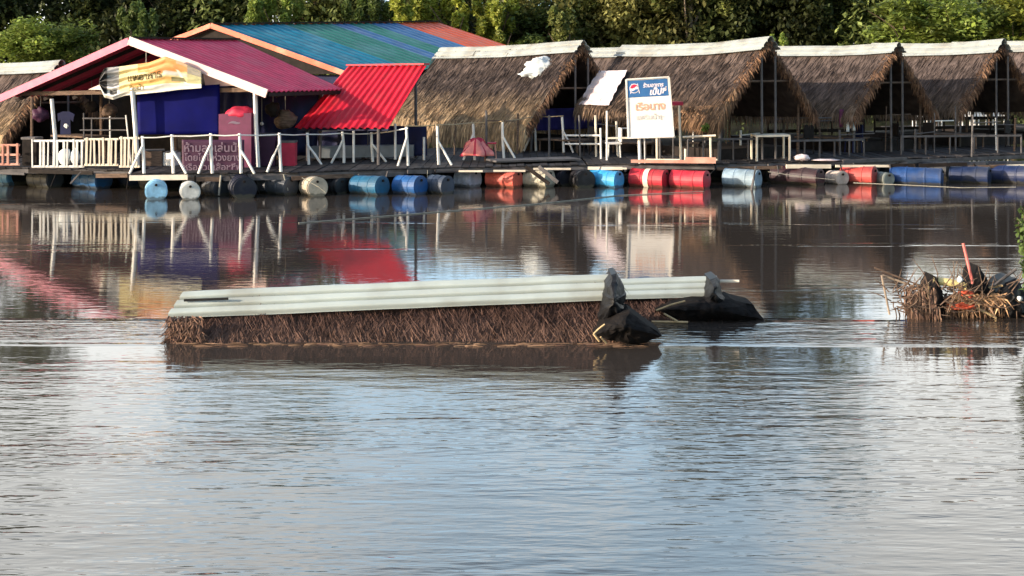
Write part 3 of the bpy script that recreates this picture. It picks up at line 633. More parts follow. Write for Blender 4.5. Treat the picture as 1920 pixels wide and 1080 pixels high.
mb = MB(); a_ = [(108, 213), (118, 209), (130, 209), (140, 214), (137, 228), (132, 224), (133, 252), (113, 252), (114, 224), (109, 228)]
mb.poly([P(x, y, 37.5) for x, y in a_]); mb.build('cloth', M['navy'], hs2, solid=.03)
mb = MB(); mb.grid(blob(P(124, 236, 37.4), .06, .02, .07, .4, 2), 12, 8); mb.build('mark', M['white'], hs2)
for i, (x, y, w, h, m, lab) in enumerate(((60, 262, .4, .8, 'dark', 'dark cabinet behind the left end of the cream railing'), (290, 296, .5, .45, 'brown', 'brown crate behind the railing left of the purple banner'), (540, 288, .45, .7, 'crimson', 'dull red crate by the navy curtain behind the railing'),
        (500, 280, .5, .9, 'purple', 'dark purple box right of the purple banner'), (322, 290, .3, .4, 'white', 'small white crate left of the purple banner'))):
    t = empty('crate' if h < .8 else 'cabinet', G(x, 36.0, DECK), lab, 'crate' if h < .8 else 'cabinet'); p = G(x, 36.0, DECK)
    mb = MB(); mb.box(p+V(0, 0, h*.46), w, .4, h*.92, random.uniform(-.4, .4)); mb.build('body', M[m], t)
    mb = MB(); mb.box(p+V(0, 0, h*.96), w*1.06, .43, h*.08, random.uniform(-.4, .4)); mb.build('lid', M['greywood'], t)
random.seed(31)
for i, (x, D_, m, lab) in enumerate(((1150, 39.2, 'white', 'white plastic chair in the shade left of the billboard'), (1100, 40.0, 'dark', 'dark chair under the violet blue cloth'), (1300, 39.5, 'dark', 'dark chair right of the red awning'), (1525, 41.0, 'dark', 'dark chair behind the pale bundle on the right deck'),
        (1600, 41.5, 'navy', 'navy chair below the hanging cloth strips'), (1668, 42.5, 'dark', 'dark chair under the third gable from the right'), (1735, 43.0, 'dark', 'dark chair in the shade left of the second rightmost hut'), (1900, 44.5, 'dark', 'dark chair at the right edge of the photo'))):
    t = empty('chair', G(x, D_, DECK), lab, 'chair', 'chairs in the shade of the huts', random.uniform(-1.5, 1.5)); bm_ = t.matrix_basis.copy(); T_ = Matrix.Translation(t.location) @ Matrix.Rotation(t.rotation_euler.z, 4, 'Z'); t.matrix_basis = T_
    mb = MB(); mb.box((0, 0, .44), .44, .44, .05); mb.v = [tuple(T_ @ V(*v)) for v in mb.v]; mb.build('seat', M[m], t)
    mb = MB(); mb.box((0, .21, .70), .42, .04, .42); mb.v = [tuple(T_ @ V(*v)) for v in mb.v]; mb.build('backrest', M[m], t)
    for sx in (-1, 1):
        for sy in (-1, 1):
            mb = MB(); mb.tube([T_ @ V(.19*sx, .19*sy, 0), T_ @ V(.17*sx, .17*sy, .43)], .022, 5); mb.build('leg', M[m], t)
for x0, x1, y_, D_, lab in ((1290, 1430, 262, 37.4, 'long grey rail standing on the deck between the awning and the table'), (1480, 1620, 264, 38.8, 'grey rail in front of the hut right of the billboard hut'), (1690, 1915, 256, 40.4, 'grey rail in front of the two rightmost huts')):
    t = empty('deck_railing', G((x0+x1)/2, D_, DECK), lab, 'railing')
    mb = MB(); mb.beam(P(x0, y_, D_), P(x1, y_-2, D_+.9), .05, .06); mb.build('top_rail', M['greywood'], t)
    for k in range(6):
        q_ = lerp(P(x0, y_, D_), P(x1, y_-2, D_+.9), k/5); mb = MB(); mb.tube([V(q_.x, q_.y, DECK), q_], .028, 5); mb.build('post', M['greywood'], t)
# grey trough / boat box
tr = empty('bench', G(670, 38, DECK), 'long low grey bench box behind the railing under the red roof', 'bench')
mb = MB(); a, b = P(583, 275, 37.9), P(775, 272, 38.3)
mb.hexa([V(a.x, a.y, a.z-.34), V(b.x, b.y, b.z-.34), V(b.x, b.y+.5, b.z-.34), V(a.x, a.y+.5, a.z-.34)], [a, b, b+V(0, .5, 0), a+V(0, .5, 0)]); mb.build('seat', mat('grey_panel', (.20, .21, .21), .6, .3, .2, 3), tr)
for k in (.1, .5, .9):
    mb = MB(); q_ = lerp(a, b, k); mb.box(V(q_.x, q_.y+.2, (DECK+a.z-.34)/2), .08, .3, a.z-.34-DECK); mb.build('leg', M['dark'], tr)
# red / pink bag on the walkway
pbag = MB(); pc = P(893, 292, 37.6)
def pfn(u, v):
    a = u*2*math.pi; rr = (.04+.42*v**.7)*(1+.16*math.sin(a*5+v*2)*v+.12*fbm(math.cos(a)*2, math.sin(a)*2, v*3)); return pc+V(math.cos(a)*rr, math.sin(a)*rr*.6, .52*(1-v)**.8*(1+.2*math.sin(a*3)*(1-v)*v*4)+.03*fbm(a, v*5))
pbag.grid(pfn, 60, 16, lambda u, v: 1 if (u*7 % 1 < .3 or v < .2) else 0)
tag(pbag.build('plastic_bag', [M['redbag'], M['crimson']], smooth=True, solid=.01), 'crumpled pink and red plastic bag under the golden thatch fringe', 'bag')
st = empty('stool', G(920, 37.9, DECK), 'red plastic stool beside the crumpled pink bag', 'stool')
mb = MB(); mb.box(G(920, 37.9, 1.12), .34, .34, .04); mb.build('seat', M['crimson'], st)
for sx in (-1, 1):
    for sy in (-1, 1):
        mb = MB(); mb.tube([G(920, 37.9, DECK)+V(.17*sx, .15*sy, 0), G(920, 37.9, 1.1)+V(.13*sx, .12*sy, 0)], .02, 5); mb.build('leg', M['rustpink'], st)

# ------------------------------------------------------------------ billboard
sg = empty('billboard', G(1218, 36.4, DECK), 'white billboard with blue header and round emblem on a white post', 'sign')
D = 36.4; c = [P(1174, 149, D), P(1254, 144, D-.05), P(1263, 256, D-.05), P(1178, 259, D)]
bk = V(0, .05, 0)
mb = MB(); mb.hexa(c, [p+bk for p in c]); mb.build('panel', M['signw'], sg)
mk = on_quad(c, 84, 112, V(0, -.008, 0)); qq = mk(0, 0)
mb = MB(); mb.grid(lambda u, v: qq(2.5+78.5*u, 109-32*v), 12, 4); mb.build('header', M['signb'], sg)
qe = on_quad(c, 84, 112, V(0, -.014, 0))(0, 0); qf = on_quad(c, 84, 112, V(0, -.020, 0))(0, 0)
def disc(fn, cx, cy, r, m, name, a0=0, a1=2*math.pi, yc=None):
    mb = MB(); n = 28; pts = []
    for i in range(n):
        a = a0+(a1-a0)*i/(n-1 if a1-a0 < 6.2 else n); pts.append(fn(cx+math.cos(a)*r, cy+math.sin(a)*r))
    mb.poly(pts); return mb.build(name, m, sg)
disc(qe, 15, 94, 9.2, M['emb_pink'], 'emblem')
mb = MB(); up = [(R(20+i*(150/14))) for i in range(15)]
top_ = [qf(15+math.cos(a)*7.8, 94+math.sin(a)*7.8) for a in up]; low = [qf(15+x, 94+y) for x, y in ((-7.4, .5), (-3, .2), (1, 2), (4, 4.5), (7, 3.5))]
mb.poly(top_+low); mb.build('emblem_top', M['emb_red'], sg)
mb = MB(); dnn = [R(200+i*(150/14)) for i in range(15)]
low = [qf(15+math.cos(a)*7.8, 94+math.sin(a)*7.8) for a in dnn]; mb.poly(low+[qf(15+x, 94+y) for x, y in ((6.6, -2), (3, -1.2), (0, -3.5), (-4, -4.5))]); mb.build('emblem_bottom', M['signb'], sg)
for cx, s in ((7, -1), (24, 1)):
    mb = MB(); mb.poly([qe(cx, 84), qe(cx+1.5, 84), qe(cx-3*s+1.5, 103), qe(cx-3*s, 103)]); mb.build('emblem_stripe', M['emb_pink'], sg)
mkt = on_quad(c, 84, 112, V(0, -.013, 0))
lettering('ร้านอาหาร', 10, mkt(52, 98), M['emb_pink'], sg, bold=.35, shear=.2)
lettering('เป๊ปซี่', 16, mkt(60, 85), M['emb_pink'], sg, bold=.6, shear=.2)
lettering('เรือนาง', 20, mkt(44, 58), M['signred'], sg, bold=.5)
lettering('แพริมน้ำ', 13, mkt(38, 38), M['signgrey'], sg, bold=.1)
lettering('๒', 17, mkt(66, 36), M['signgrey'], sg, bold=.5)
fr = [(c[0], c[1]), (c[1], c[2]), (c[2], c[3]), (c[3], c[0])]
for a, b in fr:
    mb = MB(); mb.beam(a+V(0, -.01, 0), b+V(0, -.01, 0), .05, .035); mb.build('frame', M['white'], sg)
mb = MB(); mb.tube([G(1200, D+.08, DECK-.05), P(1198, 240, D+.08)], .045, 8); mb.build('post', M['white'], sg)
mb = MB(); mb.tube([G(1209, D+.1, DECK), P(1208, 240, D+.1)], .02, 6); mb.build('post', M['white'], sg)
mb = MB(); mb.beam(P(1140, 259, D+.05), P(1266, 257, D+.05), .05, .05); mb.build('cross_bar', M['cream'], sg)

def pole(name, label, cat, a, b, r, m, group=None):
    mb = MB(); mb.tube([a, lerp(a, b, .5)+V(random.uniform(-.01, .01), 0, 0), b], r, 7); return tag(mb.build(name, m), label, cat, group)
# frames under hut 2 / right
fr = empty('awning_stand', G(1270, 37, DECK), 'tall cream poles with a short red awning right of the billboard', 'awning')
for a, b, r, m in ((G(1277, 37, DECK), P(1273, 192, 37), .035, 'cream'), (G(1212, 37.4, .66), G(1277, 37, .68), .03, 'cream')):
    mb = MB(); mb.tube([a, b], r, 7); mb.build('pole', M[m], fr)
mb = MB(); mb.box(P(1266, 194, 37.2), .4, .5, .10); mb.build('awning', M['crimson'], fr)
mb = MB(); mb.tube([G(1238, 37.6, DECK), P(1236, 215, 37.6)], .03, 6); mb.build('pole', M['greywood'], fr)
t1 = empty('railing_frame', G(1310, 36.8, DECK), 'cream bar railing under the loose thatch tuft', 'railing')
for a, b in ((P(1280, 257, 36.8), P(1342, 254, 36.6)), (G(1285, 36.5, DECK), P(1285, 279, 36.5)), (G(1333, 36.7, DECK), P(1332, 256, 36.7)), (G(1286, 36.6, .70), G(1345, 36.5, .72))):
    mb = MB(); mb.tube([a, b], .032, 6); mb.build('bar', M['cream'], t1)
t2 = empty('railing_frame', G(1150, 37.5, DECK), 'low cream rails left of the billboard below the metal roof patch', 'railing')
for a, b in ((G(1138, 37.6, DECK), P(1138, 208, 37.6)), (G(1127, 38.2, DECK), P(1126, 240, 38.2)), (P(1060, 254, 40), P(1125, 254, 39)), (P(1060, 270, 40), P(1125, 270, 39))):
    mb = MB(); mb.tube([a, b], .03, 6); mb.build('bar', M['white'], t2)
t3 = empty('table', G(1445, 37.6, DECK), 'low table with a sunlit cream top edge under the dark gable right of the tuft', 'table')
mb = MB(); a, b = P(1418, 257, 37.6), P(1482, 256, 37.8); mb.hexa([a, b, b+V(0, .9, 0), a+V(0, .9, 0)], [p+V(0, 0, .05) for p in (a, b, b+V(0, .9, 0), a+V(0, .9, 0))]); mb.build('tabletop', M['cream'], t3)
for q_ in (a+V(.02, .02, 0), b+V(-.02, .02, 0), b+V(-.02, .85, 0), a+V(.02, .85, 0)):
    mb = MB(); mb.tube([V(q_.x, q_.y, DECK), q_], .035, 6); mb.build('leg', M['cream'], t3)
# hut interior tables and low walls in the shade
def low_table(x, D, w, dp, h, label, m='brown'):
    t = empty('low_table', G(x, D, DECK), label, 'table', 'low tables in the shade of the huts'); p = G(x, D, DECK+h)
    mb = MB(); mb.box(p, w, dp, .05, -.6); mb.build('tabletop', M[m], t)
    for sx in (-1, 1):
        for sy in (-1, 1):
            ox, oy = sx*(w/2-.08), sy*(dp/2-.08); q_ = V(p.x+ox*math.cos(-.6)-oy*math.sin(-.6), p.y+ox*math.sin(-.6)+oy*math.cos(-.6), DECK)
            mb = MB(); mb.tube([q_, q_+V(0, 0, h)], .03, 5); mb.build('leg', M[m], t)
low_table(1180, 40.5, 1.8, 1.0, .4, 'low table in the shade behind the billboard post')
low_table(1560, 42.5, 2.2, 1.1, .45, 'low table in the shade of the hut right of the billboard hut')
low_table(1780, 44.5, 2.2, 1.1, .45, 'low table in the shade of the hut near the right edge')
low_table(1060, 42.0, 1.6, 1.0, .4, 'low table in the shade under the violet blue cloth')
low_table(150, 38.5, 1.6, .9, .7, 'table in the dark of the pink pavilion')
def hut_rail(H_, label, zs=(.35, .62)):
    root, d, u = H_; return
# side rails along the back of the right huts
for x0, x1, D0, D1, lab in ((1440, 1620, 46.5, 47.5, 'dark wooden rail behind the hut right of the billboard hut'), (1640, 1900, 48.5, 50.5, 'dark wooden rail behind the two rightmost huts')):
    t = empty('wooden_rail', G(x0, D0, DECK), lab, 'railing')
    for z in (1.05, 1.4):
        mb = MB(); mb.beam(G(x0, D0, z), G(x1, D1, z), .06, .12); mb.build('bar', M['dark'], t)
    for k in range(7):
        mb = MB(); p = G(lerp(x0, x1, k/6), lerp(D0, D1, k/6), DECK); mb.tube([p, p+V(0, 0, .85)], .035, 5); mb.build('post', M['dark'], t)
# dark cloths hung under far huts (small bright clothes)
for x, y, w, h, D, m, lab in ((1590, 232, 6, 30, 41, 'bag', 'white cloth strip hanging under the hut right of the billboard hut'), (1601, 225, 7, 40, 41.2, 'bag', 'longer pale cloth hanging beside the white strip in the hut shade'),
                          (1578, 222, 8, 34, 41.1, 'plumbox', 'pinkish cloth hanging left of the white cloth strips')):
    cloth('hanging_cloth', lab, 'cloth', [P(x-w/2, y-h/2, D), P(x+w/2, y-h/2, D), P(x+w/2, y+h/2, D), P(x-w/2, y+h/2, D)], M[m], .02, 1, 6, 6)
# white furniture beyond the right huts, standing in sun
def white_chair(x, D, s, label):
    t = empty('white_chair', G(x, D, DECK), label, 'chair', 'white chairs on the sunlit raft behind the huts'); p = G(x, D, DECK)
    mb = MB(); mb.box(p+V(0, 0, .42*s), .5*s, .5*s, .05); mb.build('seat', M['white'], t)
    mb = MB(); mb.box(p+V(0, .24*s, .7*s), .5*s, .05, .45*s); mb.build('backrest', M['white'], t)
    for sx in (-1, 1):
        for sy in (-1, 1):
            mb = MB(); mb.tube([p+V(.22*s*sx, .2*s*sy, 0), p+V(.22*s*sx, .2*s*sy, .42*s)], .03, 5); mb.build('leg', M['white'], t)
deck('raft_deck', 'sunlit far raft seen through the gaps under the right huts', [(1700, 57), (1990, 59)], DECK, back=4)
for i, (x, D, lab) in enumerate(((1725, 57.6, 'white chair seen through the gap right of the third gable, leftmost of the far chairs'), (1752, 58.0, 'white chair just right of the leftmost far chair'), (1812, 58, 'white chair seen below the fourth hut roof, middle of the far chairs'),
        (1842, 58.3, 'white chair second from right among the far chairs'), (1876, 58.6, 'rightmost white chair on the far raft'))):
    white_chair(x, D, 1.15, lab)
# lumps on the right deck
for x, w, h, lab in ((1504, .22, .10, 'small pale bundle on the right deck edge'), (1548, .42, .035, 'flat pale board lying right of the small bundle on the deck edge')):
    mb = MB(); mb.grid(blob(G(x, 37.6, DECK+h), w, .15, h, .3, x), 20, 10); tag(mb.build('bundle', M['lightsheet'], smooth=True), lab, 'bundle')

# ------------------------------------------------------------------ float drums
def drum(x0, x1, yw, colr, label, r=.29, ang=-.62, cz=None, name='float_drum', band=None, ribs=True, L=None, dirt=None, endm=None):
    D = (H)*F/(yw-HZ); x = (x0+x1)/2; cx = (x-960)*D/F; wpx = (x1-x0)*D/F
    ang += random.uniform(-.1, .1); r *= random.uniform(.96, 1.04)
    if L is None: L = max(.35, (wpx-2*r*abs(math.sin(ang))*.9)/abs(math.cos(ang)) if abs(math.cos(ang)) > .3 else .9)
    cz = r*.72 if cz is None else cz; ax = V(math.cos(ang), math.sin(ang), 0); c = V(cx, D+r+.1, cz)
    t = empty(name, c, label, 'float drum', 'drums floating under the rafts')
    m = drum_mat('drum_paint', colr, dirt)
    prof = [(0, r*.2), (0, r*.88), (.012, r*.9), (.015, r), (.035, r), (.045, r*.96), (.3, r*.96), (.315, r), (.335, r), (.35, r*.96), (.65, r*.96), (.665, r), (.685, r), (.7, r*.96), (.955, r*.96), (.965, r), (.985, r), (.988, r*.9), (1, r*.88), (1, r*.2)]
    mb = MB(); mb.tube([c+ax*(p[0]-.5)*L for p in prof], [p[1] for p in prof], 28)
    tl = random.uniform(-.05, .05)
    mb.v = [(v[0], v[1], v[2]+(V(*v)-c).dot(ax)*tl+.012*fbm(v[0]*3, v[1]*3, v[2]*3)) for v in mb.v]
    # tube() orients rings by finite differences; all rings share the axis
    mb.build('shell', m, t, smooth=False)
    if band:
        mb = MB(); mb.tube([c+ax*(-.07)*L, c+ax*.07*L], r*1.015, 28, cap=False); mb.build('painted_band', M['cream'], t)
    mb = MB(); e = c+ax*(L*.5+.005); mb.tube([e+V(0, 0, r*.6), e+ax*.03+V(0, 0, r*.6)], .035, 8); mb.build('bung', M['dark'], t)
    return t
blue, pale, dgrey, navy = (.02, .10, .25), (.35, .55, .72), (.045, .05, .06), (.012, .02, .07)
drum(-30, 34, 347, (.10, .28, .5), 'light blue drum at the left edge under the pink railing')
drum(38, 112, 352, dgrey, 'dark grey drum under the left railing, second from the left edge')
drum(112, 215, 354, blue, 'long dark blue drum under the left deck below the white sacks', L=1.1)
drum(216, 262, 352, (.02, .03, .06), 'black drum in the shade left of the pale blue float')
drum(266, 304, 374, (.30, .58, .80), 'pale blue drum with its round end forward, under the cream board', ang=-1.35, L=.85, r=.27)
drum(330, 368, 374, (.70, .68, .62), 'off white drum with its round end forward, next to the pale blue one', ang=-1.3, L=.85, r=.26)
drum(372, 426, 368, dgrey, 'dark grey drum right of the off white float')
drum(424, 470, 372, (.006, .008, .02), 'black drum below the middle of the purple banner', ang=-1.2, L=.9, r=.33)
drum(468, 562, 366, (.06, .065, .075), 'long charcoal drum between the black drum and the cream float', L=1.0)
drum(562, 604, 368, (.55, .45, .33), 'cream beige drum with a diagonal rope, left of the first teal blue drum', ang=-1.2, L=.8, r=.28)
drum(604, 650, 364, (.008, .008, .010), 'black drum squeezed between the beige and the teal drum', r=.24)
drum(646, 732, 366, (.015, .10, .19), 'teal blue drum, leftmost of the three blue drums in a row', L=1.0)
drum(732, 800, 366, (.012, .085, .26), 'blue drum in the middle of the three blue drums in a row')
drum(796, 850, 365, (.035, .05, .08), 'slate blue drum, rightmost of the three blue drums in a row')
drum(850, 902, 352, (.50, .53, .62), 'whitish drum left of the coral red drum')
drum(905, 984, 352, (.72, .13, .085), 'coral red drum, alone between two pale drums', L=.95)
drum(980, 1042, 352, (.50, .45, .34), 'dull cream drum behind crossed boards, right of the coral red drum')
drum(1034, 1076, 350, (.01, .01, .02), 'black drum right of the dull cream drum', ang=-.9)
drum(1074, 1108, 352, (.012, .01, .012), 'black drum touching the bright blue drum', ang=-1.2, L=.8)
drum(1104, 1172, 352, (.04, .33, .62), 'bright sky blue drum left of the two dark red drums')
drum(1168, 1190, 348, (.01, .01, .012), 'narrow black float between the sky blue and dark red drums', ang=-1.2, r=.18, L=.6)
drum(1178, 1262, 352, (.44, .022, .035), 'dark red drum with a cream band under the billboard', band=True, L=1.05)
drum(1256, 1338, 354, (.48, .022, .04), 'glossy dark red drum without band, right of the banded one', L=1.05)
drum(1352, 1440, 352, (.24, .32, .38), 'pale bluish drum behind a leaning stick', L=1.0)
drum(1438, 1562, 347, (.035, .012, .015), 'long dark purple drum in the shade right of the leaning stick', L=1.5)
drum(1562, 1586, 346, (.55, .45, .38), 'small beige float left of the torn red drum', ang=-1.2, r=.22, L=.6)
drum(1580, 1652, 346, (.45, .06, .05), 'torn bright red drum under the right deck')
drum(1650, 1672, 346, (.20, .22, .20), 'small grey float right of the torn red drum', ang=-1.2, r=.2, L=.6)
drum(1664, 1788, 347, (.012, .045, .15), 'big blue drum with rounded end under the right deck', L=1.45, ang=-.45)
drum(1786, 1870, 345, (.010, .020, .06), 'dark navy drum right of the big blue drum', L=1.1)
drum(1866, 1950, 345, (.010, .020, .07), 'dark navy drum at the right edge of the photo', L=1.1)
first = drum(600, 660, 360, (.008, .008, .010), 'black drum added in the shaded second row to darken the gaps behind the coloured drums', L=1.3, r=.28)  # black drums added behind the front row as dark fill for its gaps
first['group'] = 'added black fill drums of the second row'
def copy_thing(o, loc, rz=0):
    c_ = o.copy(); C.objects.link(c_); c_.location = loc; c_.rotation_euler.z = rz
    for ch in o.children:
        k = ch.copy(); C.objects.link(k); k.parent = c_
    return c_
for i, x in enumerate((20, 90, 160, 235, 300, 365, 425, 490, 545, 700, 760, 820, 870, 930, 985, 1045, 1100, 1160, 1215, 1275, 1345, 1410, 1470, 1540, 1605, 1670, 1740, 1810, 1880)):
    D_ = (37.2 if x < 240 else lerp(34.9, 38.0, (x-240)/900) if x < 1140 else lerp(38.0, 39.2, (x-1140)/780)); g_ = G(x, D_, .22)
    copy_thing(first, g_, random.uniform(-.15, .15))
random.seed(91)
for rt, xs, Da, Db, mm in ((dm, (600, 628, 690, 715, 782, 852, 912, 970, 1030, 1088), 37.5, 41.5, ('greywood', 'white', 'brown')), (dr, (1118, 1158, 1232, 1262, 1300, 1322), 37.5, 40, ('white', 'greywood', 'cream')),
                       (de, (1362, 1388, 1452, 1498, 1538, 1575, 1618, 1660, 1716, 1752, 1792, 1822, 1868, 1902), 39.5, 43, ('greywood', 'greywood', 'brown', 'white'))):
    for x in xs:
        D_ = random.uniform(Da, Db); h_ = random.choice((.8, 1.1, 1.3, 1.5)); b_ = G(x, D_, DECK-.01); mb = MB(); mb.tube([b_, b_+V(random.uniform(-.04, .04), 0, h_)], random.choice((.02, .028, .035)), 6); mb.build('support_post', M[random.choice(mm)], rt)
        if random.random() < .6: mb = MB(); mb.tube([b_+V(0, 0, h_*.8), G(x+random.uniform(30, 70), D_+.3, DECK+h_*.8+random.uniform(-.1, .05))], .018, 5); mb.build('cross_bar', M[random.choice(mm)], rt)
# boards, sticks and ropes at the drums
pole('leaning_stick', 'grey stick leaning on the pale bluish drum', 'stick', G(1408, 35.0, -.1), P(1417, 312, 35.3), .035, M['greywood'])
for a, b, lab in (((985, 312), (1030, 345), 'left one of the two dark boards crossing the dull cream drum'), ((1010, 312), (1046, 342), 'right one of the two boards crossing the dull cream drum')):
    mb = MB(); mb.beam(P(a[0], a[1], 35.2), P(b[0], b[1], 35.1), .06, .10); tag(mb.build('slanted_board', M['greywood'] if a[0] > 1000 else M['dark']), lab, 'board')
def rope(label, pts, r=.008):
    mb = MB(); mb.tube(pts, r, 5); tag(mb.build('mooring_rope', M['rope']), label, 'rope')
rope('thin rope hanging across the dark purple drum', [P(1440, 322, 35.8), P(1500, 331, 35.8), P(1565, 337, 35.9)])
rope('thin mooring rope stretched low over the water at the right', [P(1600, 343, 33.5), P(1700, 347, 33.3), P(1800, 352, 33.2), P(1905, 351, 33.4)], .012)
rope('tie rope on the beige cream drum', [P(566, 333, 32.6), P(600, 352, 32.6), P(612, 362, 32.6)], .012)
rope('slack rope floating left of the whitish drum', [G(560, 27.4, .012), G(700, 28.5, .012), G(850, 29.8, .012), G(1000, 31.2, .012), G(1160, 33.4, .012), G(1320, 34.4, .02)], .011)
# potted plant beneath the tuft
def leafy(mb, c, r, n, size, col, flat=1):
    for i in range(n):
        d = V(random.gauss(0, 1), random.gauss(0, 1), random.gauss(0, 1)).normalized()*r*random.random()**.4; p = c+V(d.x, d.y, d.z*flat)
        a = V(random.gauss(0, 1), random.gauss(0, 1), random.gauss(0, 1)).normalized(); b = a.cross(V(random.random()-.5, random.random()-.5, 1)).normalized()
        s = size*random.uniform(.6, 1.4); k = random.uniform(.55, 1.4); cc = tuple(x*k for x in col)
        mb.poly([p-a*s*.5, p+b*s*.28, p+a*s*.5, p-b*s*.28], 0, cc)
pp = empty('potted_plant', G(1322, 37.2, 1.1), 'small bright green potted plant on the rail below the thatch tuft', 'plant')
mb = MB(); mb.tube([P(1325, 256, 37.2), P(1325, 250, 37.2)], [.07, .1], 10); mb.build('pot', M['dark'], pp)
mb = MB(); leafy(mb, P(1326, 240, 37.2), .18, 160, .09, (1, 1, 1), .8); o = mb.build('foliage', M['leaf'], pp); o.color = (.16, .24, .05, 1)

SAG = .015
# ------------------------------------------------------------------ sunken roofs
SB, ST = (.078, .045, .037), (.165, .10, .074)
def sunken(label, Lr, Rr, Dw, w, sheet_drop, n, x_lo, x_hi):
    root = empty('sunken_hut', ((Lr.x+Rr.x)/2, Lr.y, 0), label, 'sunken hut', 'collapsed huts half under water')
    for sgn in (-1, 1):
        run = (Lr.y-Dw); c_ = V(Rr.x+.0, Rr.y+sgn*run*1.12, -.12); d_ = V(Lr.x-.12, Lr.y+sgn*run*1.12, -.12)
        mb = MB(); nn = n if sgn < 0 else 500
        thatch_slope(mb, Lr, Rr, c_, d_, nn, SB, ST, .18, wid=.011, ln=.20, thick=.06, tipfrom=.3, rag=.10, jit=.75); mb.build('thatch_slope', M['thatch'], root)
    dd = V(0, -1, 0)
    for s in (-1, 1):
        e = V(-.13 if s < 0 else -.1, w*s, -sheet_drop); mb = MB()
        a, b = Lr+V(0, 0, .08), Rr+V(0, 0, .08)
        corr(mb, a, b, b+e, a+e, 3.0, .032, 20, 72, along='v', wob=.012, groove=True); mb.build('ridge_sheet', M['zinc2'], root, solid=.008)
    return root
s1 = sunken('nearest half sunken thatched roof with long white ribbed ridge sheet', P(345, 556, 15.95), P(1158, 522, 16.05), 15.42, .30, .255, 16000, 318, 1140)
s2 = sunken('farther half sunken thatched roof behind the first, with black cover at its end', P(1060, 536, 17.35), P(1345, 527, 17.3), 16.85, .26, .20, 3500, 1170, 1250)
mb = MB(); mb.beam(P(345, 563, 15.78), P(428, 560, 15.74), .02, .03); mb.build('slot', M['black'], s1)
mb = MB(); mb.beam(P(1335, 527, 17.2), P(1386, 527, 17.1), .04, .03); mb.build('ridge_pole', M['cream'], s2)
def shape_sheet(outline, peak, D0, Dp, zbase=None):
    """draped sheet: rings from outline to an inner peak line, with its own thickness"""
    mb = MB(); n = len(outline); rings = 14; cx, cy = peak
    def pt(i, k):
        x0, y0 = outline[i % n]; t = k/rings
        x, y = lerp(x0, cx, t), lerp(y0, cy, t); D = lerp(D0, Dp, math.sin(t*math.pi/2))
        return P(x, y, D)+V(.02*fbm(y*.07, x*.05), (.04*fbm(x*.05, y*.05)+.012*math.sin(x*.35+y*.12))*(k > 0), .012*fbm(x*.09, y*.09, 4))
    for k in range(rings):
        for i in range(n):
            mb.poly([pt(i, k), pt(i+1, k), pt(i+1, k+1), pt(i, k+1)])
    for i in range(n):     # back
        a, b = pt(i, 0)+V(0, .5, 0), pt(i+1, 0)+V(0, .5, 0); mb.poly([pt(i, 0), a, b, pt(i+1, 0)]); mb.poly([a, P(cx, cy, Dp)+V(0, .6, 0), b])
    return mb
def dense(o, seg=10, jit=1.2):
    r = []
    for (a, b) in zip(o, o[1:]+o[:1]):
        k = max(1, int(math.hypot(b[0]-a[0], b[1]-a[1])/seg))
        for i in range(k): r.append((lerp(a[0], b[0], i/k)+random.uniform(-jit, jit), lerp(a[1], b[1], i/k)+random.uniform(-jit, jit)))
    return r
mb = shape_sheet(dense([(1113, 628), (1135, 606), (1158, 592), (1180, 583), (1200, 598), (1222, 614), (1242, 630), (1212, 643), (1182, 644), (1150, 638), (1130, 634)]), (1170, 612), 15.3, 15.05); mb.build('black_cover', M['net'], s1, smooth=True)
mb = shape_sheet(dense([(1146, 514), (1157, 514), (1164, 530), (1170, 548), (1175, 552), (1170, 572), (1178, 590), (1165, 608), (1125, 612), (1121, 590), (1128, 566), (1136, 540)], 6, 1.5), (1150, 565), 15.7, 15.35); mb.build('ridge_end_wrap', M['black'], s1, smooth=True)
mb = MB(); mb.tube([P(1113, 626, 15.1), P(1122, 617, 15.1), P(1134, 608, 15.1)], .012, 5); mb.tube([P(1113, 626, 15.1), P(1124, 640, 15.1)], .014, 5); mb.tube([P(1126, 632, 15.05), P(1137, 644, 15.1)], .012, 5)
mb.build('cover_edge_slat', M['bamboo'], s1)
mb = shape_sheet(dense([(1230, 581), (1262, 568), (1300, 560), (1340, 558), (1380, 562), (1412, 572), (1434, 598), (1400, 602), (1350, 602), (1300, 606), (1268, 600)]), (1340, 580), 16.9, 16.6); mb.build('black_cover', M['net'], s2, smooth=True)
mb = shape_sheet(dense([(1330, 524), (1341, 520), (1350, 526), (1352, 546), (1366, 572), (1350, 590), (1326, 575), (1322, 552)], 6), (1340, 550), 16.95, 16.65); mb.build('ridge_end_wrap', M['black'], s2, smooth=True)
mb = MB(); mb.tube([P(1230, 582, 16.6), P(1258, 571, 16.6), P(1285, 564, 16.6)], .012, 5); mb.tube([P(1245, 588, 16.6), P(1270, 602, 16.6)], .013, 5); mb.tube([P(1222, 603, 16.7), P(1290, 604, 16.6)], .016, 5); mb.build('cover_edge_slat', M['bamboo'], s2)

# loose straws on sunken roof left end
mb = MB()
for i in range(170):
    x = random.uniform(318, 1240); p = G(x, random.uniform(15.22, 15.4), .006); a = random.gauss(0, .25); l = random.uniform(.05, .28)
    mb.strand(p, p+V(math.cos(a)*l*.5, math.sin(a)*l*.3, .006), p+V(math.cos(a)*l, math.sin(a)*l*.6, 0), .012, thatch_col(SB, (.24, .15, .095), random.random()))
mb.build('floating_straw', M['thatch'], s1)
mb = MB()
for i in range(420):
    x = random.uniform(316, 380); p = P(x, random.uniform(592, 640), 15.45-.0); e = p+V(random.uniform(-.14, .1), random.uniform(-.08, .02), -random.uniform(.02, .16))
    mb.strand(p, (p+e)/2+V(0, -.02, .01), e, .014, thatch_col(SB, (.22, .13, .09), random.random()))
mb.build('loose_thatch', M['thatch'], s1)

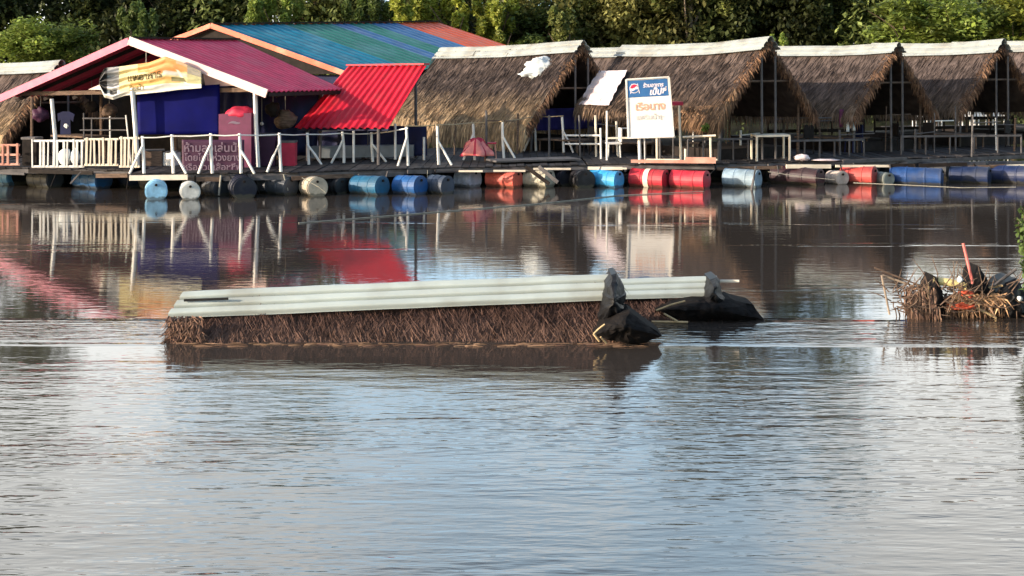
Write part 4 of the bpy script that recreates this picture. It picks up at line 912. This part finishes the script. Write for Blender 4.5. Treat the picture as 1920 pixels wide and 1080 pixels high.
# ------------------------------------------------------------------ debris pile at the right
wr = empty('broken_hut', G(1790, 17.1, 0), 'wrecked hut heap of thatch, bamboo and dark cloth at the right edge', 'wreck')
def straw(mb, c, w, h, n, cols, droop=.0):
    for i in range(n):
        p = c+V(random.uniform(-w, w), random.uniform(-.12, .12), h*random.uniform(.2, 1)); e = V(p.x+random.uniform(-.05, .05), p.y-random.uniform(0, .08), max(-.05, c.z-random.uniform(0, .1)))
        if random.random() < .06: e = p+V(random.uniform(-.3, .1), -.1, random.uniform(-.08, .08))
        mb.strand(p, (p+e)/2+V(0, -.03, .0), e, .018, thatch_col(cols[0], cols[1], random.random()))
mb = MB(); straw(mb, G(1727, 17.0, 0), .2, .42, 300, (SB, (.30, .18, .12))); straw(mb, G(1745, 17.1, 0), .28, .3, 220, (SB, (.26, .16, .10))); mb.build('thatch_bundle', M['thatch'], wr)
mb = MB(); straw(mb, G(1800, 17.2, 0), .55, .16, 500, (SB, (.35, .2, .12))); mb.build('thatch_bundle', M['thatch'], wr)
mb = MB()
for i in range(260):
    p = P(1840, 562, 17.0)+V(random.uniform(-.35, .3), random.uniform(-.1, .1), random.uniform(-.05, .08)); a = random.uniform(2.6, 6.8)
    e = p+V(math.cos(a)*.25, -.05, -abs(math.sin(a))*.22); mb.strand(p, (p+e)/2+V(0, 0, .05), e, .02, thatch_col((.2, .11, .07), (.55, .33, .18), random.random()))
mb.build('thatch_bundle', M['thatch'], wr)
for out, pk, m in (([(1757, 520), (1765, 545), (1778, 585), (1768, 598), (1742, 600), (1748, 570), (1750, 540)], (1758, 565), 'net'),
                 ([(1838, 500), (1848, 520), (1860, 552), (1850, 565), (1822, 560), (1828, 530)], (1840, 535), 'net'),
                 ([(1868, 548), (1885, 530), (1905, 522), (1922, 545), (1930, 598), (1895, 598), (1875, 588), (1880, 565)], (1900, 560), 'black')):
    mb = shape_sheet(dense(out, 7), pk, 17.0, 16.85); mb.build('dark_cloth', M[m], wr, smooth=True)
for a, b, r, m in (((1653, 516), (1668, 590), .014, 'palebark'), ((1655, 516), (1745, 548), .014, 'palebark'), ((1640, 502), (1742, 542), .012, 'brown'), ((1740, 530), (1742, 600), .016, 'bamboo'),
                   ((1800, 548), (1880, 535), .015, 'bamboo'), ((1765, 560), (1830, 545), .02, 'brown'), ((1776, 540), (1850, 580), .016, 'brown'), ((1862, 536), (1905, 505), .02, 'greywood'), ((1790, 556), (1868, 596), .018, 'bamboo')):
    mb = MB(); mb.tube([P(*a, 17.0+random.uniform(-.1, .1)), P(*b, 16.95)], r, 6); mb.build('bamboo_pole', M[m], wr)
mb = MB(); mb.tube([P(1750, 526, 17.1), P(1782, 530, 17.05), P(1812, 538, 17.0)], [.05, .055, .05], 9); mb.build('bamboo_pole', M['ybamboo'], wr)['label'] = 'thick yellow bamboo'
random.seed(21)
mb = MB()
for i in range(170):
    p = P(random.uniform(1665, 1915), random.uniform(530, 588), 17.0+random.uniform(-.25, .2)); a = random.gauss(0, .7)+(0 if random.random() < .7 else 1.4); l = random.uniform(.12, .5)
    mb.tube([p, p+V(math.cos(a)*l*.5, random.uniform(-.04, .04), math.sin(a)*l*.5-.01), p+V(math.cos(a+.15)*l, 0, max(-.02-p.z, math.sin(a+.15)*l))], [.009, .007, .003], 4)
mb.build('twigs', M['brown'], wr)
mb = MB(); mb.tube([P(1806, 456, 17.1), P(1824, 532, 17.0)], .02, 7); mb.build('red_pole', M['redstick'], wr)
mb = MB(); mb.grid(blob(P(1800, 573, 16.95), .22, .12, .045, .5, 3), 18, 10); mb.grid(blob(P(1812, 552, 17.0), .10, .1, .06, .5, 7), 14, 8); mb.build('coral_plastic_scrap', M['coral'], wr)
for x, y, s in ((1800, 524, .035), (1912, 560, .03)):
    mb = MB(); mb.grid(blob(P(x, y, 16.75), s, s, s*1.1, .4, x), 14, 8); mb.build('white_scrap', M['bag'], wr, smooth=True)
# plant on the right edge
pl = empty('riverside_shrub', G(1925, 16.6, 0), 'thin leafy green shrub rising at the right edge of the photo', 'shrub')
mb = MB(); stems = []
for i in range(7):
    a = G(1926+i*4, 16.6, 0); b = P(1908+i*9, random.uniform(350, 440), 16.6+random.uniform(-.2, .2)); c_ = lerp(a, b, .5)+V(random.uniform(.02, .2), 0, 0); mb.tube([a, c_, b], [.02, .014, .006], 5); stems.append((a, c_, b))
mb.build('stem', M['bark'], pl)
mb = MB()
for a, c_, b in stems:
    for k in range(26):
        t = .3+.7*k/26; p = lerp(lerp(a, c_, t), lerp(c_, b, t), t); leafy(mb, p, .07, 5, .085, (1, 1, 1))
o = mb.build('foliage', M['leaf'], pl); o.color = (.09, .14, .035, 1)
sh = MB(); leafy(sh, P(1932, 440, 16.6), .16, 160, .07, (1, 1, 1), 2.0); o = sh.build('foliage', M['leaf'], pl); o.color = (.10, .15, .04, 1)

# ------------------------------------------------------------------ trees
def crown_mesh(seed, rx, rz, clumps, leaves, size, style='round'):
    random.seed(seed); mb = MB(); cl = []
    for i in range(clumps):
        d = V(random.gauss(0, 1), random.gauss(0, 1), random.gauss(0, 1)).normalized(); r = random.uniform(.35, 1)
        cl.append((V(d.x*rx*r, d.y*rx*.8*r, d.z*rz*r), random.uniform(.22, .42)*rx, random.uniform(.6, 1.35)))
    for i in range(leaves):
        c, r, k = random.choice(cl)
        d = V(random.gauss(0, 1), random.gauss(0, 1), random.gauss(0, 1)).normalized()*r*random.random()**.33
        if style == 'bamboo': d = V(d.x*.45, d.y*.45, d.z*1.9)
        p = c+V(d.x, d.y, d.z*.75); a = V(random.gauss(0, 1), random.gauss(0, 1), random.gauss(0, .5)).normalized()
        if style == 'bamboo': a = V(random.gauss(0, .5), random.gauss(0, .5), random.gauss(0, 1)).normalized()
        b = a.cross(V(random.gauss(0, .4), random.gauss(0, .4), 1)).normalized(); s = size*random.uniform(.6, 1.5); q = k*random.uniform(.7, 1.3)
        mb.poly([p-a*s*.55, p+b*s*.3, p+a*s*.55, p-b*s*.3], 0, (q, q*random.uniform(.92, 1.05), q*random.uniform(.7, 1.1)))
    return mb
variants = []
def tree_proto(seed, rx, rz, clumps, leaves, size, hgt, style='round', bark='bark'):
    root = empty('tree', (0, 0, 0), 'x', 'tree')
    mb = crown_mesh(seed, rx, rz, clumps, leaves, size, style); ch = hgt-rz*.9
    mb.v = [(v[0], v[1], v[2]+ch) for v in mb.v]; cr = mb.build('crown', M['leaf'], root)
    random.seed(seed+50); mb = MB(); top = V(random.uniform(-.4, .4), random.uniform(-.4, .4), ch+rz*.4)
    mb.tube([V(0, 0, -.5), V(.1, 0, ch*.4), lerp(V(0, 0, ch*.6), top, .5), top], [.26, .2, .13, .05], 8)
    for i in range(7):
        z = ch*.35+i*(ch*.09); a = random.random()*6.28; r = rx*random.uniform(.5, .85)
        mb.tube([V(.08, 0, z), V(math.cos(a)*r*.5, math.sin(a)*r*.5, z+rz*.45), V(math.cos(a)*r, math.sin(a)*r, z+rz*random.uniform(.7, 1.0))], [.10, .06, .02], 6)
    tk = mb.build('trunk', M[bark], root); return root, cr, tk
protos = [tree_proto(1, 3.2, 3.6, 34, 9000, .34, 10), tree_proto(2, 2.8, 4.2, 30, 9000, .30, 11, 'round', 'palebark'), tree_proto(3, 2.3, 4.2, 26, 8000, .38, 9.5, 'bamboo'), tree_proto(4, 3.6, 2.8, 38, 9000, .30, 8)]
used = [False]*4
random.seed(11)
def place_tree(k, px_, D, s, col, label, z=1.2, name=None, group='trees on the far bank'):
    root, cr, tk = protos[k]
    if used[k]:
        r = root.copy(); C.objects.link(r); c2 = cr.copy(); C.objects.link(c2); c2.parent = r; t2 = tk.copy(); C.objects.link(t2); t2.parent = r
    else: r, c2 = root, cr; used[k] = True
    r.location = G(px_, D, z); r.rotation_euler.z = random.random()*6.28; r.scale = (s[0], s[0], s[1]); c2.color = (*col, 1)
    tag(r, label, 'tree', group)
DK, MID, BRT, YEL, OLV = (.058, .082, .036), (.11, .15, .045), (.20, .26, .06), (.28, .31, .06), (.15, .17, .055)
T = [  # kind, px, D, scale, colour, label; front row first
 (0, -60, 88, (1.2, 1.1), DK, 'dark tree rising at the left edge behind the low thatched hut'),
 (3, 85, 78, (.85, .62), BRT, 'sunlit bright green tree above the left slope of the pink roof'),
 (0, 190, 92, (1.1, 1.25), DK, 'dark green tree above the pink ridge, left of its peak'),
 (1, 330, 90, (1.2, 1.0), DK, 'very dark tree directly behind the pink roof\'s ridge'),
 (2, 250, 80, (.8, .62), MID, 'mid green slender tree at the peak of the pink roof'),
 (0, 430, 92, (1.0, 1.1), MID, 'leafy tree above the peak of the striped roof'),
 (2, 520, 84, (1.0, .72), BRT, 'bright green feathery tree above the left half of the striped roof'),
 (1, 600, 90, (1.1, .95), OLV, 'olive green tree above the middle of the striped roof'),
 (2, 690, 86, (1.0, .7), MID, 'green bamboo clump above the green stripe of the roof'),
 (2, 770, 84, (1.1, .72), YEL, 'yellow green bamboo clump above the orange end of the roof, left one'),
 (2, 850, 85, (1.1, .74), YEL, 'yellow green bamboo clump over the right end of the striped roof'),
 (2, 935, 86, (1.1, .7), YEL, 'yellow green bamboo clump over the left ridge of the big thatched hut'),
 (3, 1010, 88, (1.0, .8), MID, 'green tree over the white bag'),
 (2, 1060, 84, (.9, .6), OLV, 'olive bamboo clump above the big hut\'s gable'),
 (1, 1130, 90, (1.0, .85), OLV, 'dull green tree over the gap between the first two big huts'),
 (3, 1215, 79, (.55, .42), (.20, .17, .025), 'small yellow bush tree over the left end of the billboard hut\'s ridge'),
 (1, 1290, 88, (1.1, 1.15), OLV, 'pale trunked tree over the middle of the billboard hut'),
 (0, 1400, 92, (1.1, 1.3), DK, 'dark tree over the apex of the billboard hut'),
 (1, 1490, 92, (1.1, 1.35), DK, 'dark tree over the left ridge of the next hut'),
 (3, 1560, 90, (1.1, 1.2), DK, 'deep green tree over the middle of the next hut\'s ridge'),
 (2, 1455, 79, (.5, .42), BRT, 'small bright green shrub tree just right of the billboard hut\'s apex'),
 (0, 1700, 80, (.95, .66), BRT, 'bright green round tree over the third gable from the right'),
 (3, 1790, 80, (1.0, .8), BRT, 'bright green wide tree over the ridge near the right edge'),
 (0, 1900, 80, (.9, .68), YEL, 'yellow green tree at the right edge of the photo'),
 (1, 1640, 90, (1.1, 1.0), MID, 'mid green tree behind the bright round tree'),
 (0, 1830, 93, (1.1, .95), MID, 'mid green tree behind the bright trees at the right edge'),
 (1, -180, 90, (1.2, 1.1), DK, 'dark tree left of the photo edge'),
 (0, 2050, 92, (1.2, 1.1), MID, 'green tree right of the photo edge'),
]
for k, x, D_, s, col, lab in T: place_tree(k, x, D_, s, col, lab)
# undergrowth and far wood
random.seed(5)
mb = MB()
for i in range(260):
    x = random.uniform(-48, 50); y = random.uniform(75, 83); c_ = V(x, y, .5+random.uniform(-.2, 1.2)); k = random.uniform(.5, 1.5)
    leafy(mb, c_, random.uniform(.7, 1.5), 110, .26, (.10*k, .125*k, .04*k), .8)
tag(mb.build('undergrowth', M['leaf']), 'tangled green undergrowth along the far bank', 'undergrowth', kind='stuff')
mb = MB()
for i in range(1900):
    x = random.uniform(-46, 46) if i < 1500 else random.uniform(6, 21); y = random.uniform(87, 95); z = random.uniform(1.2, 10.5); g = math.sin(x*.31)+math.sin(x*.83+1); k = random.uniform(.6, 1.5)*(1+.35*g)
    if x < -22 or 15 < x < 23: k *= .5
    yl = 1.25 if -10 < x < 12 else 1.0
    leafy(mb, V(x, y, z), random.uniform(.8, 1.6), 110, .42, (.125*k*yl, .150*k, .048*k), 1.1)
tag(mb.build('thicket', M['leaf']), 'sunlit olive green thicket filling the bank between the trees', 'thicket', kind='stuff')
mb = MB()
for i in range(1700):
    x = random.uniform(-85, 85); y = random.uniform(97, 108); pxx = 960+x*2400/102; top_z = itp(pxx, [(-900, 20), (150, 23), (190, 11), (320, 11), (350, 21), (600, 21), (680, 11.5), (1210, 11.5), (1270, 26), (1580, 26), (1640, 12), (2000, 13), (3000, 18)])+1.0*math.sin(x*.61); z = random.uniform(.5, top_z); k = random.uniform(.5, 1.5)*(1.0 if x < -22 or 12 < x < 24 else 1.5)
    leafy(mb, V(x, y, z), random.uniform(1.4, 2.6), 80, .75, (.10*k, .125*k, .05*k), .8)
tag(mb.build('far_wood', M['leaf']), 'mass of dark trees behind the bank', 'wood', kind='stuff')
